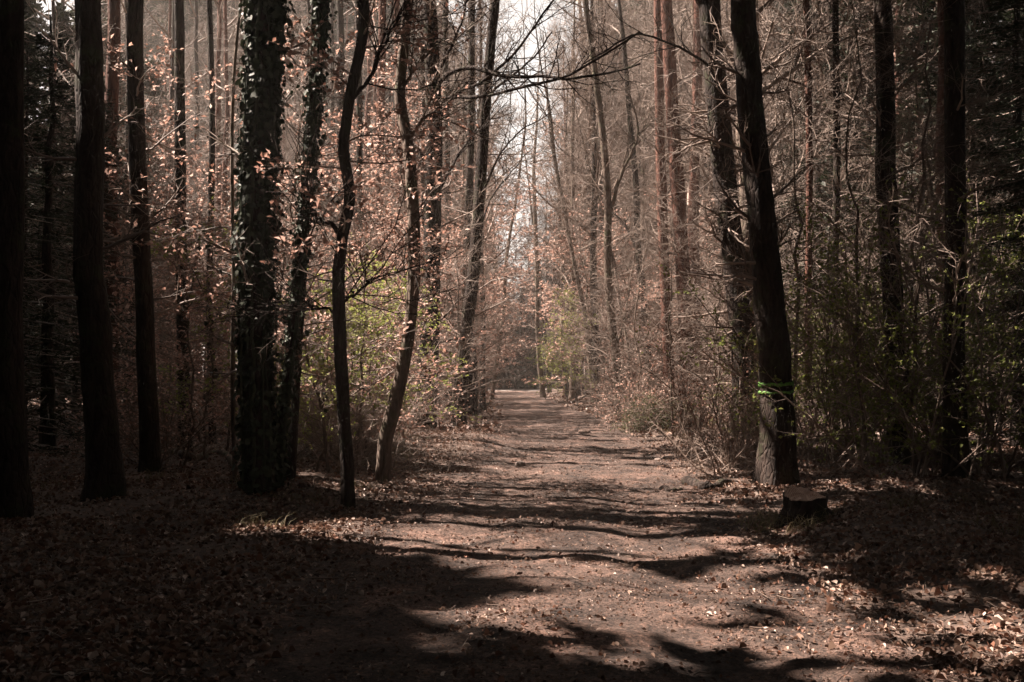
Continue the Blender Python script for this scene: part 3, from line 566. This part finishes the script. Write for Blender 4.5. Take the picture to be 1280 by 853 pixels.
put('beech_sapling', 'sapling', BEECH[2], 762, 503, 1.1, 1.9, 'pink leaved beech sapling behind the forked slim tree')
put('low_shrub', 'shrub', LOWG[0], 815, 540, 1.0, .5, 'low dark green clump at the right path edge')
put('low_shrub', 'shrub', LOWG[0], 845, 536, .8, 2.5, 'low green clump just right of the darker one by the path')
put('leafy_shrub', 'shrub', SHRUB[0], 938, 556, .55, 1.0, 'small leafy shrub at the foot of the big leaning trunk')
for k, (px, py, s, i) in enumerate([(1030, 590, .9, 1), (1085, 588, 1.1, 2), (1150, 600, 1.05, 0), (1215, 610, 1.1, 1), (1060, 560, 1.2, 2), (1120, 560, 1.3, 1), (1180, 575, 1.25, 2)]):
    lb = ['green shrub just right of the stump and marked trunk', 'tall green shrub left of the dark trunk in the shrubs', 'green shrub right of the dark trunk in the shrubs', 'dark green shrub near the right picture edge',
          'green shrub behind the one beside the stump', 'tall green shrub behind the dark trunk in the shrubs', 'dim tall shrub back right, before the picture edge'][k]
    put('leafy_shrub', 'shrub', SHRUB[i], px, py, s, k * 1.1, lb)
# background wood and understorey
from mathutils import Matrix
r = np.random.default_rng(432)
for k in range(12):
    D = (38 if k % 4 < 2 else 54) + 16 * r.random(); sd = -1 if k % 2 else 1; x = float(pcx(D)) + sd * (float(pcw(D)) + 1.2 + 1.6 * r.random())
    pr, i = ((BARE, int(r.integers(5))) if k % 4 < 2 else (BEECH, int(r.integers(4))))
    t = place('young_tree', 'tree', pr[i], x, D, 0, 1.5 + .7 * r.random(), ['twiggy', 'twiggy', 'pink leaved', 'pink leaved'][k % 4] + ' young tree ' + where(x, D), 'young trees arching over the path')
    t.rotation_euler = (Matrix.Rotation(-sd * R_(5 + 11 * r.random()), 3, 'Y') @ Matrix.Rotation(6.28 * r.random(), 3, 'Z')).to_euler(); feet.append((x, D))
for k, (px, D) in enumerate([(603, 44), (590, 52), (606, 80), (716, 58), (727, 70), (745, 50)]):
    x = (px - CX) / FPX * D; feet.append((x, D))
    place('bare_tree', 'tree', TALL[(0, 3, 2, 2, 0, 3)[k]], x, D, k * 1.7, .85, ['bare tree at the left path edge, its twigs crossing the bright gap', 'bare tree a little further along the left path edge', 'bare tree at the left path edge just before the track', 'bare tree at the right path edge by the yellow green bush', 'bare tree at the right path edge just before the track', 'bare tree at the right path edge beside the slim curved stem'][k])
fill('bare_tree', 'tree', TALL, 9, 66, 95, -60, 260, 307, 'bare tree', 'trees far off in the left wood', mind=1.6)
fill('bare_tree', 'tree', TALL, 9, 70, 84, 130, 420, 308, 'bare tree', 'trees in the depth of the left wood', mind=1.2)
fill('bare_tree', 'tree', TALL, 16, 93, 112, 300, 600, 309, 'distant bare tree', 'trees beyond the track', mind=1.2)
fill('bare_tree', 'tree', THIN, 22, 26, 62, -60, 420, 300, 'bare tree', 'trees deep in the left wood', mind=1.6)
fill('bare_tree', 'tree', THIN, 20, 36, 110, 420, 610, 301, 'bare tree', 'trees behind the left path edge', mind=1.4)
fill('bare_tree', 'tree', TALL, 46, 52, 110, 700, 940, 302, 'bare tree', 'trees behind the right path edge', mind=1.4)
fill('bare_tree', 'tree', TALL, 30, 24, 100, 920, 1340, 303, 'bare tree', 'trees deep in the right wood', mind=1.6)
fill('bare_tree', 'tree', TALL, 12, 96, 150, 470, 590, 304, 'distant bare tree', 'trees beyond the track', mind=1.6)
fill('bare_tree', 'tree', TALL, 14, 96, 150, 715, 850, 305, 'distant bare tree', 'trees beyond the track', mind=1.6)
fill('bare_tree', 'tree', TALL, 18, 100, 135, 585, 720, 306, 'low bare tree', 'low trees beyond the track', mind=1.2, s=(.5, .72))
fill('bare_sapling', 'sapling', BARE, 18, 20, 60, 160, 450, 310, 'bare sapling', 'saplings in the left wood')
fill('bare_sapling', 'sapling', BARE, 26, 26, 80, 460, 610, 311, 'bare sapling', 'saplings by the left path edge', pad=.3)
fill('bare_sapling', 'sapling', BARE, 34, 26, 80, 700, 930, 312, 'bare sapling', 'saplings by the right path edge', pad=.3)
fill('bare_sapling', 'sapling', BARE, 26, 15, 60, 960, 1260, 313, 'bare sapling', 'saplings in the right wood')
fill('beech_sapling', 'sapling', BEECH, 12, 26, 44, 170, 470, 320, 'dry leaved beech', 'dry leaved saplings in the left wood')
fill('beech_sapling', 'sapling', BEECH, 36, 30, 68, 440, 612, 321, 'pink leaved beech', 'dry leaved saplings left of the path', pad=.3, s=(.9, 1.5))
fill('beech_sapling', 'sapling', BEECH, 26, 42, 84, 735, 880, 322, 'pink leaved beech', 'dry leaved saplings right of the path', pad=.3, s=(.9, 1.5))
fill('young_tree', 'tree', BARE, 6, 36, 60, 500, 608, 314, 'young bare tree', 'young trees over the left path edge', s=(1.6, 2.6), pad=.3, mind=.8)
fill('young_tree', 'tree', BARE, 16, 52, 84, 760, 900, 315, 'young bare tree', 'young trees over the right path edge', s=(1.6, 2.6), pad=.3, mind=.8)
fill('young_tree', 'tree', BARE, 16, 20, 50, 940, 1260, 316, 'young bare tree', 'young trees in the right wood', s=(1.3, 2.0), mind=.8)
fill('young_tree', 'tree', BARE, 11, 24, 50, 20, 360, 317, 'young bare tree', 'young trees in the left wood', s=(1.3, 2.0), mind=.8)
fill('brush', 'brush', BRUSH, 40, 17, 60, 200, 600, 330, 'brushwood tangle', 'brushwood left of the path', pad=.4, mind=.8)
fill('brush', 'brush', BRUSH, 46, 17, 70, 700, 1000, 331, 'brushwood tangle', 'brushwood right of the path', pad=.2, mind=.8)
fill('leafy_shrub', 'shrub', SHRUB, 12, 20, 40, 960, 1260, 340, 'dim green shrub', 'shrubs deep in the right wood')
r = np.random.default_rng(350)
for k in range(30):
    D = 94 + 3 * (k % 3) + r.random() * 2; px = 590 + 3.7 * k + 3 * r.random(); x = (px - CX) / FPX * D
    place('spruce', 'tree', SPRUCE[0], x, D, r.random() * 6, .62 + .35 * r.random(), 'dark spruce closing off the hollow at the far path end', 'spruces at the far end')
for k in range(20):
    D = 78 + 26 * r.random(); D += 8 * (84 < D < 92); px = 585 + 120 * r.random(); x = (px - CX) / FPX * D
    if D < 84 and abs(x - float(pcx(D))) < 2.1: D = 93
    place('beech_sapling', 'sapling', BEECH[k % 4], x, D, r.random() * 6, 1.5 + .7 * r.random(), ['low', 'spreading', 'slender', 'high'][k % 4] + ' leaved beech over ' + ('the track' if D > 92 else 'the path') + ' ' + where(x, D), 'beeches over the far path end')

# ------------------------------------------------------------------ trees added, mostly outside the picture, to shade chosen places
def out_of_view(x, y, z, m=60):
    if y < .5: return True
    d = np.array([x, y, z]) - CAM; f = d @ FWD
    if f < .5: return True
    px = CX + FPX * d[0] / f; py = CY - FPX * (d @ UPV) / f
    return px < -m or px > 1280 + m or py < -m
lit, dark = [], []
r = np.random.default_rng(900)
for _ in range(420):      # places to keep open to the sun: the path and the brush beside it
    px = 440 + 460 * r.random(); D = 7.6 + 73 * r.random() ** 1.7; x = (px - CX) / FPX * D; py = 250 + 300 * r.random()
    z = max(0, at(px, py, D)[2]) if D > 18 else 0
    lit.append((x, D, z))
for _ in range(18): lit.append(((290 + 10 * r.random() - CX) / FPX * 15, 15, 1 + 5.5 * r.random()))
for k in range(90): D = 13 + 9 * r.random(); dark.append(((1040 + 250 * r.random() - CX) / FPX * D, D, 4.5 * r.random()))
for _ in range(44): lit.append(((380 + 140 * r.random() - CX) / FPX * 12, 13.5 - 2.5 * r.random(), 0))
for _ in range(700):      # places the added trees should put in shade
    s = r.random(); D = 6 + 34 * r.random() ** 1.5
    px = (-40 + 330 * r.random()) if s < .5 else (1050 + 270 * r.random()) if s < .9 else 1280 * r.random()
    if s >= .9: D = 5.5 + 2.5 * r.random()
    py = 850 * r.random(); p = at(px, py, D)
    dark.append((p[0], D, max(0, p[2])))
for _ in range(110):
    D = 13 + 24 * r.random(); lit.append(((400 + 205 * r.random() - CX) / FPX * D, D, 4 * r.random()))
for _ in range(30): D = 52 + 12 * r.random(); lit.append(((690 + 35 * r.random() - CX) / FPX * D, D, 5 * r.random()))
for k in range(110): p = at(955 + 12 * r.random(), 605 - 605 * r.random() ** 1.6, 15.2); dark.append((p[0] - .2, 15.2, max(.2, p[2])))
for k in range(30): p = at(905 + 20 * r.random(), 540 - 540 * r.random(), 26); dark.append((p[0] - .2, 26, max(.2, p[2])))
lit += [(3.35, 13.2, .3)] * 8
lit = np.array(lit); dark = np.array(dark)
tt = np.arange(.5, 42, .6)
LR_ = (lit[:, None] + SUN * tt[None, :, None]); DR_ = (dark[:, None] + SUN * tt[None, :, None])
def hits(RY, x, y, h, rad, z0):
    k = np.clip((h - RY[..., 2]) / (h - z0), 0, 1) ** .75 * rad * 1.12 + .2
    return ((np.hypot(RY[..., 0] - x, RY[..., 1] - y) < k) & (RY[..., 2] > z0 - .3 * rad) & (RY[..., 2] < h)).any(1)
mbw = MB(); mbt = MB(); nw = 0; covered = np.zeros(len(dark))
cand = [(x + 1.6 * r.random(), y + 1.6 * r.random()) for x in np.arange(-44, 30, 3.1) for y in np.arange(-17, 60, 3.1)]
cand += [(x + 1.2 * r.random(), y + 1.2 * r.random()) for x in np.arange(-13, 14, 2.6) for y in np.arange(-15, 9, 2.6)]
wood_lv, wood_t = [], []
for x, y in cand:
    if abs(x - float(pcx(y))) < (2.9 if y > -3 else -1): continue
    if any((x - a) ** 2 + (y - b) ** 2 < 2.9 for a, b in wood_t): continue
    best = None
    for h, rad, z0 in ((9, 2.3, .8), (14, 2.6, 1.5), (20, 3.0, 2.5), (22, 3.2, 9.0), (24, 3.4, 13.0), (26, 5.2, 12.0), (28, 5.2, 16.0)):
        if not all(out_of_view(x + dx, y + dy, zz) for zz in (max(z0, 0), (z0 + h) / 2) for dx in (-rad, rad) for dy in (-rad, rad)): continue
        if not out_of_view(x, y, 0, 20 + 700 / max(y, .6)) or not out_of_view(x, y, 7, 20 + 700 / max(y, .6)): continue
        hl = hits(LR_, x, y, h, rad, z0).sum(); hd = (hits(DR_, x, y, h, rad, z0) * np.where(covered > 1, .3, 1)).sum()
        s_ = hd - 5 * hl + (4 * (rad > 4) if math.hypot(x, y - 8) < 19 else 0)
        if best is None or s_ > best[0]: best = (s_, h, rad, z0)
    if best is None or best[0] < (.5 if x < 3 and y > 0 else -2): continue
    s_, h, rad, z0 = best; covered += hits(DR_, x, y, h, rad, z0); wood_t.append((x, y)); near = math.hypot(x, y - 6) < 24
    rw = np.random.default_rng(int(nw) + 4000); P, Rr, B, BR, lv = spruce_geo(rw, h, rad, z0, .55 if near else .62, 7, 10 if near else 4, .95 if near else 1.15, .2, .45)
    if rad > 4: P[:, :2] *= 2
    o = np.array([x, y, float(height(x, y))]); mbw.add(lv[0] + o, lv[1]); v, f = tubes(P, Rr, 6); mbw.add(v + o, f, 1); nw += 1
for k in range(110):  # far dark spruces added as backing that darkens both sides
    y = 62 + 66 * r.random(); px = (-180 + 380 * r.random()) if k % 2 else (985 + 460 * r.random()); h = 15 + 9 * r.random()
    x = (px - CX) / FPX * y; h *= .85 + .2 * r.random()
    P, Rr, B, BR, lv = spruce_geo(np.random.default_rng(6000 + k), h, 2.8, 1.2, 1.0, 6, 4, 1.4, .2, .45); o = np.array([x, y, float(height(x, y))]); mbw.add(lv[0] + o, lv[1]); v, f = tubes(P, Rr, 6); mbw.add(v + o, f, 1)
for k in range(60):  # unseen bare trees added on the left to throw thin shadow bands
    x, y = -6 - 15 * r.random(), 5 + 19 * r.random()
    if not out_of_view(x, y, 0, 30): continue
    P, Rr = np.stack([np.cumsum(r.normal(size=14) * .09), np.cumsum(r.normal(size=14) * .09), np.linspace(-.3, 19, 14)], -1)[None], ((.05 + .1 * r.random()) * np.linspace(1, .25, 14))[None]
    a, ar = grow(r, P, Rr, 12, (1.2, 3), (35, 70), 5, .12, .2, .3, 1, .5, .012); o = np.array([x, y, float(height(x, y))])
    for p_, q_ in ((P, Rr), (a, ar)): v, f = tubes(p_, q_, 5); mbw.add(v + o, f, 1)
tag(obj('shade_wood', mbw.mesh('shade_wood', [M_NEEDLE, M_BARK])), 'added dark spruce wood, mostly unseen, shading the path and its edges', 'wood', kind='stuff')
print('wood trees', nw, 'dark covered', float((covered > 0).mean()), 'wood verts', mbw.n)

r = np.random.default_rng(777)  # dark spruces added behind the edge trunks to darken both sides of the view
for px, D, i, s_ in [(-15, 17, 0, .8), (60, 21, 0, .9), (120, 25, 0, .9), (-30, 27, 1, .85), (30, 31, 1, .85), (95, 35, 1, .8), (165, 37, 0, 1.2), (-60, 38, 2, .72), (20, 42, 2, .72), (75, 46, 2, .74), (130, 50, 2, .78), (185, 54, 2, .74), (40, 58, 2, 1.05), (110, 64, 2, 1.1), (-20, 66, 2, 1.1),
                      (1300, 18, 1, .75), (1275, 23, 1, 1.0), (1215, 28, 2, .7), (1160, 33, 2, .7), (1300, 33, 2, .85), (1075, 38, 2, .75), (1240, 40, 2, .9), (1020, 47, 2, .75), (1130, 48, 2, .9), (1190, 56, 2, 1.0), (1290, 52, 2, 1.0), (1075, 60, 2, 1.1), (1000, 66, 2, 1.05)]:
    x = (px - CX) / FPX * D; place('spruce', 'tree', SPRUCE[i], x, D, r.random() * 6, s_, ['added young black', 'added tall dark', 'added very tall dim'][i] + ' spruce ' + where(x, D), 'dark spruces added to darken the edges')
for k in range(84):
    D = 97 + 36 * r.random(); px = 120 + 930 * (k + r.random()) / 84; h = 1.6 + D * (462 - np.interp(abs(px - 655), [0, 42, 60, 95], [400, 330, 190, 10])) / FPX
    if abs(px - 655) < 42: continue
    x = (px - CX) / FPX * D; place('spruce', 'tree', SPRUCE[2], x, D, r.random() * 6, max(.45, h / 22 * (.9 + .2 * r.random()) * (1.4 if abs(px - 655) > 150 else 1)), 'distant dark spruce ' + where(x, D), 'distant spruces beyond the track')
# ------------------------------------------------------------------ stump, log, sticks, stones
rng = np.random.default_rng(60)
g = ground_at(1007, 652); D = g[1]; rr = 52 * D / FPX / 2; hh = .27
t = thing('tree_stump', 'sawn tree stump with pale top beside the paint marked trunk', 'stump', tuple(g))
S = 36; a = np.arange(S) * 2 * math.pi / S; prof = 1 + .07 * np.sin(3 * a + 1) + .05 * np.sin(7 * a) + .03 * rng.normal(size=S)
rows = []
for z, k in ((-.2, 1.5), (0, 1.3), (.06, 1.14), (.15, 1.04), (.27, 1.0), (hh, .985)):
    rows.append(np.stack([np.cos(a) * rr * k * prof * (1 + .03 * rng.normal(size=S)) * (1 + (.22 * np.maximum(0, np.sin(4 * a + .6)) if z <= .06 else 0)), np.sin(a) * rr * k * prof * (1 + (.22 * np.maximum(0, np.sin(4 * a + .6)) if z <= .06 else 0)), np.full(S, z) + ((.19 * rr * prof * np.sin(a) + .02 * np.cos(a * 2 + 2.5)) if z == hh else 0)], -1))
i = np.arange(S); F = np.concatenate([np.stack([q * S + i, q * S + (i + 1) % S, (q + 1) * S + (i + 1) % S, (q + 1) * S + i], -1) for q in range(5)])
mb = MB(); mb.add(np.array(rows).reshape(-1, 3), F); obj('stump_bark', mb.mesh('stump_bark', M_BARK), t)
V = [[0, 0, hh + .004]]; F = []
for q, k in enumerate((.33, .66, .96)): V += list(np.stack([np.cos(a) * rr * k * .985 * prof, np.sin(a) * rr * k * .985 * prof, hh + .003 + (.19 * rr * prof * np.sin(a) + .02 * np.cos(a * 2 + 2.5)) * k + .012 * rng.normal(size=S)], -1))
V += list(np.stack([np.cos(a) * rr * .97 * prof, np.sin(a) * rr * .97 * prof, hh - .03 + .19 * rr * prof * np.sin(a) + .02 * np.cos(a * 2 + 2.5)], -1))
tri = np.stack([np.zeros(S, int), 1 + i, 1 + (i + 1) % S], -1); qd = np.concatenate([np.stack([1 + q * S + i, 1 + (q + 1) * S + i, 1 + (q + 1) * S + (i + 1) % S, 1 + q * S + (i + 1) % S], -1) for q in range(3)])
mb = MB(); mb.add(np.array(V), [tri, qd]); obj('cut_face', mb.mesh('cut_face', M_WOOD, False), t)

def lying(name, label, cat, pts, w, seed, m=M_BARKG, side=6, lift=.0, group=None):
    r = np.random.default_rng(seed); G = np.array([ground_at(*p) for p in pts]); G[:, 2] = height(G[:, 0], G[:, 1]); base = G.mean(0); K = 18
    Q = spline(G, K); wid = np.linspace(w[0], w[1], K) / 2; Q[:, 2] = np.maximum(height(Q[:, 0], Q[:, 1]), Q[:, 2] - .02) + wid * .6 + lift; Q[1:-1] += r.normal(size=(K - 2, 3)) * .008
    t = thing(name, label, cat, tuple(base), group); mb = MB(); trunk_geo(mb, r, Q - base, wid, 12, 0, .08)
    obj('log_body', mb.mesh(name, m), t)
    if side:
        mb = MB(); b, br = grow(r, (Q - base)[None], wid[None], side, (.2, .6), (30, 70), 4, .05, .2, .1, 1, .35, .004); mb.add(*tubes(b, br, 5)); obj('side_twigs', mb.mesh(name + '_twigs', M_TWIG), t)
    return t
lying('fallen_log', 'pale fallen log lying in leaves left of the ivy trunks', 'log', [(202, 568), (240, 573), (270, 579), (300, 578)], (.16, .11), 61)
lying('fallen_branch', 'dark crooked branch lying on the right path edge before the marked trunk', 'branch', [(858, 606), (872, 611), (890, 613), (905, 610), (920, 605)], (.16, .07), 62, M_BARK, 0)
lying('fallen_branch', 'short dark stick lying left of the crooked branch on the path', 'branch', [(826, 613), (838, 615), (852, 613)], (.07, .04), 63, M_BARK, 0)
lying('fallen_branch', 'pale thin stick lying before the ivy trunks', 'branch', [(338, 634), (355, 633), (374, 635)], (.03, .02), 64, side=3)
lying('fallen_branch', 'long thin branch lying beyond the right path edge near the far end', 'branch', [(712, 505), (728, 501), (745, 497)], (.14, .08), 65, side=4)
lying('fallen_branch', 'dark mossy limb lying at the foot of the leaning trunk', 'branch', [(586, 522), (597, 517), (612, 505)], (.22, .12), 66, M_BARK, 4)
def stone(label, px, py, w, seed, m=M_STONE, flat=.6, name='stone', cat='stone'):
    r = np.random.default_rng(seed); g = ground_at(px, py); s = w * g[1] / FPX / 2; mb = MB(); n1, n2 = 9, 14
    th = np.linspace(.02, math.pi - .02, n1); ph = np.arange(n2) * 2 * math.pi / n2; T, Pp = np.meshgrid(th, ph, indexing='ij')
    k = 1 + .5 * vnoise(np.cos(Pp) * 1.7 + 5 + seed, np.sin(Pp) * 1.7 + T * 1.5, seed)
    V = np.stack([np.sin(T) * np.cos(Pp) * s * k, np.sin(T) * np.sin(Pp) * s * k * .8, np.cos(T) * s * flat * k], -1).reshape(-1, 3)
    q, i = np.meshgrid(np.arange(n1 - 1), np.arange(n2), indexing='ij'); F = np.stack([q * n2 + i, (q + 1) * n2 + i, (q + 1) * n2 + (i + 1) % n2, q * n2 + (i + 1) % n2], -1).reshape(-1, 4)
    mb.add(V, F); o = obj(name, mb.mesh(name, m), None, (g[0], g[1], g[2] + s * flat * .35)); return tag(o, label, cat)
stone('dark clod of earth alone in the middle of the path', 730, 542, 16, 70, M_FLOOR, .45, 'earth_clod', 'clod')
stone('dark stone in the left wheel rut', 650, 583, 14, 71, M_STONE, .7)
stone('rounded stone at the right path edge, left one of the pair', 822, 576, 9, 72)
stone('rounded stone at the right path edge, right one of the pair', 833, 575, 11, 73)
stone('pale stone among brush behind the right path edge', 802, 494, 9, 74)

# ------------------------------------------------------------------ leaf litter, twigs, pebbles, grass
def litter(n, seed, y0, y1, pw, keep, size, hexa=True, zoff=.012, frame=True):
    r = np.random.default_rng(seed); y = y0 + (y1 - y0) * r.random(n) ** pw; x = (r.random(n) - .5) * 2 * (.52 * y + 1.2)
    k = r.random(n) < keep(x, y); x, y = x[k], y[k]; m = len(x); e = .03
    z = height(x, y); nn = nrm(np.stack([-(height(x + e, y) - z) / e, -(height(x, y + e) - z) / e, np.ones(m)], -1) + r.normal(size=(m, 3)) * [.38, .38, .1])
    d = nrm(np.cross(nn, r.normal(size=(m, 3)))); pos = np.stack([x, y, z + zoff + .02 * r.random(m) ** 2], -1) - d * size * .5
    return leaf_geo(r, pos, d, nn, size * np.exp(.33 * np.clip(r.normal(size=m), -1.4, 1.1)), .5 + .3 * r.random((m, 1)), .3 + .35 * r.random((m, 1)) ** 2, hexa)
def off(x, y): return np.abs(x - pcx(y)) / pcw(y)
def dens_out(x, y):
    e = off(x, y) + .25 * vnoise(x / .8, y / .8, 40); return sstep(.72, 1.12, e) * np.clip(.72 + 1.3 * vnoise(x / 1.3, y / 1.3, 41) + .5 * vnoise(x / .35, y / .35, 44), .12, 1)
mb = MB(); mb.add(*litter(185000, 80, 5.2, 26, 1.15, dens_out, .040)); mb.add(*litter(60000, 81, 26, 75, 1.0, dens_out, .13, False))
tag(obj('leaf_litter', mb.mesh('leaf_litter', M_LITTER, False)), 'thick brown leaf litter covering the forest floor', 'leaves', kind='stuff')
mb = MB(); mb.add(*litter(60000, 82, 5.2, 34, 1.3, lambda x, y: (1 - sstep(.95, 1.1, off(x, y))) * np.clip(.22 + 1.3 * vnoise(x / .9, y / 1.2, 42) + .5 * sstep(.4, .9, off(x, y)), .06, 1), .03))
mb.add(*litter(150000, 83, 5.2, 40, 1.3, lambda x, y: (1 - sstep(.95, 1.1, off(x, y))) * np.clip(.4 + .9 * vnoise(x / .7, y / .7, 43), .05, 1), .019, False, .006))
tag(obj('path_leaves', mb.mesh('path_leaves', M_LITTER, False)), 'scattered leaves and leaf crumbs on the dirt path', 'leaves', kind='stuff')
r = np.random.default_rng(84); n = 5200; y = 5.5 + 40 * r.random(n) ** 1.3; x = (r.random(n) - .5) * 2 * (.5 * y + 1); k = r.random(n) < np.where(off(x, y) < .95, .12, 1); x, y = x[k], y[k]; n = len(x)
a = r.random(n) * 6.28; L = .04 + .22 * r.random(n) ** 3; s = np.linspace(-1, 1, 4); P = np.stack([x[:, None] + np.cos(a)[:, None] * s * L[:, None], y[:, None] + np.sin(a)[:, None] * s * L[:, None], np.zeros((n, 4))], -1); P[:, :, :2] += r.normal(size=(n, 4, 2)) * .02
P[:, :, 2] = height(P[..., 0], P[..., 1]) + .022 + .03 * r.random((n, 4)); mb = MB(); mb.add(*tubes(P, np.array([[.0035, .0032, .0026, .0012]]) * (.6 + 1.2 * r.random((n, 1)) ** 2), 3))
tag(obj('twig_litter', mb.mesh('twig_litter', M_TWIG)), 'small dead twigs strewn over path and forest floor', 'twigs', kind='stuff')
# clods and pebbles of the path
r = np.random.default_rng(85); n = 13000; y = 5.5 + 26 * r.random(n) ** 1.5; x = pcx(y) + (r.random(n) - .5) * 2.1 * pcw(y); s = .004 + .022 * r.random(n) ** 5
ov = np.array([[1, 0, 0], [-1, 0, 0], [0, 1, 0], [0, -1, 0], [0, 0, .8], [0, 0, -.8]], float); V = np.stack([x, y, height(x, y) + .006], -1)[:, None] + (ov[None] * (.6 + .8 * r.random((n, 6, 1))) + .35 * r.normal(size=(n, 6, 3))) * s[:, None, None] * np.array([1, 1, .5])
of = np.array([[0, 2, 4], [2, 1, 4], [1, 3, 4], [3, 0, 4], [2, 0, 5], [1, 2, 5], [3, 1, 5], [0, 3, 5]]); F = (np.arange(n)[:, None, None] * 6 + of[None]).reshape(-1, 3)
mb = MB(); mb.add(V, F); tag(obj('path_pebbles', mb.mesh('path_pebbles', M_PATH, False)), 'small pebbles and crumbs of earth on the path', 'pebbles', kind='stuff')
# grass
r = np.random.default_rng(86); cen = np.concatenate([np.stack([(r.random(150) - .5) * 2 * 8, 9 + 30 * r.random(150)], -1)]); cen = cen[off(cen[:, 0], cen[:, 1]) > 1.1]
gs = ground_at(985, 660); cen = np.concatenate([cen, gs[None, :2] + r.normal(size=(14, 2)) * [.35, .3]])
n = len(cen) * 24; c = np.repeat(cen, 24, 0) + r.normal(size=(n, 2)) * .11; d = nrm(np.concatenate([r.normal(size=(n, 2)) * .5, np.ones((n, 1))], 1)); L = (.08 + .16 * r.random(n))[:, None]
p0 = np.concatenate([c, height(c[:, 0], c[:, 1])[:, None]], 1); P = np.stack([p0, p0 + d * L * .6, p0 + d * L + np.concatenate([d[:, :2] * .6, -np.ones((n, 1)) * .15], 1) * L], 1)
mb = MB(); mb.add(*tubes(P, np.array([[.004, .003, .0008]]) * np.ones((n, 1)), 3)); tag(obj('grass', mb.mesh('grass', M_GRASS)), 'sparse dry grass tufts along the path edges', 'grass', kind='stuff')
print('objects', len(bpy.data.objects), 'tris', sum(sum(len(p.vertices) - 2 for p in m.polygons) if len(m.polygons) < 2000 else len(m.loops) - 2 * len(m.polygons) for m in bpy.data.meshes))

# ------------------------------------------------------------------ haze
m = bpy.data.materials.new('thin_haze'); m.use_nodes = True; n = m.node_tree.nodes; n.clear(); o = n.new('ShaderNodeOutputMaterial'); v = n.new('ShaderNodeVolumePrincipled')
v.inputs['Color'].default_value = (1, .9, .82, 1); v.inputs['Density'].default_value = 0.0008; m.node_tree.links.new(v.outputs[0], o.inputs['Volume'])
lo, hi = np.array([-420, -220, -2.5]), np.array([420, 720, 34])
V = [[(lo, hi)[a][0], (lo, hi)[b][1], (lo, hi)[c][2]] for a in (0, 1) for b in (0, 1) for c in (0, 1)]
mb = MB(); mb.add(V, np.array([[0, 1, 3, 2], [4, 6, 7, 5], [0, 4, 5, 1], [2, 3, 7, 6], [0, 2, 6, 4], [1, 5, 7, 3]])); tag(obj('haze', mb.mesh('haze', m, False)), 'thin warm haze hanging in the wood', 'haze', kind='stuff')
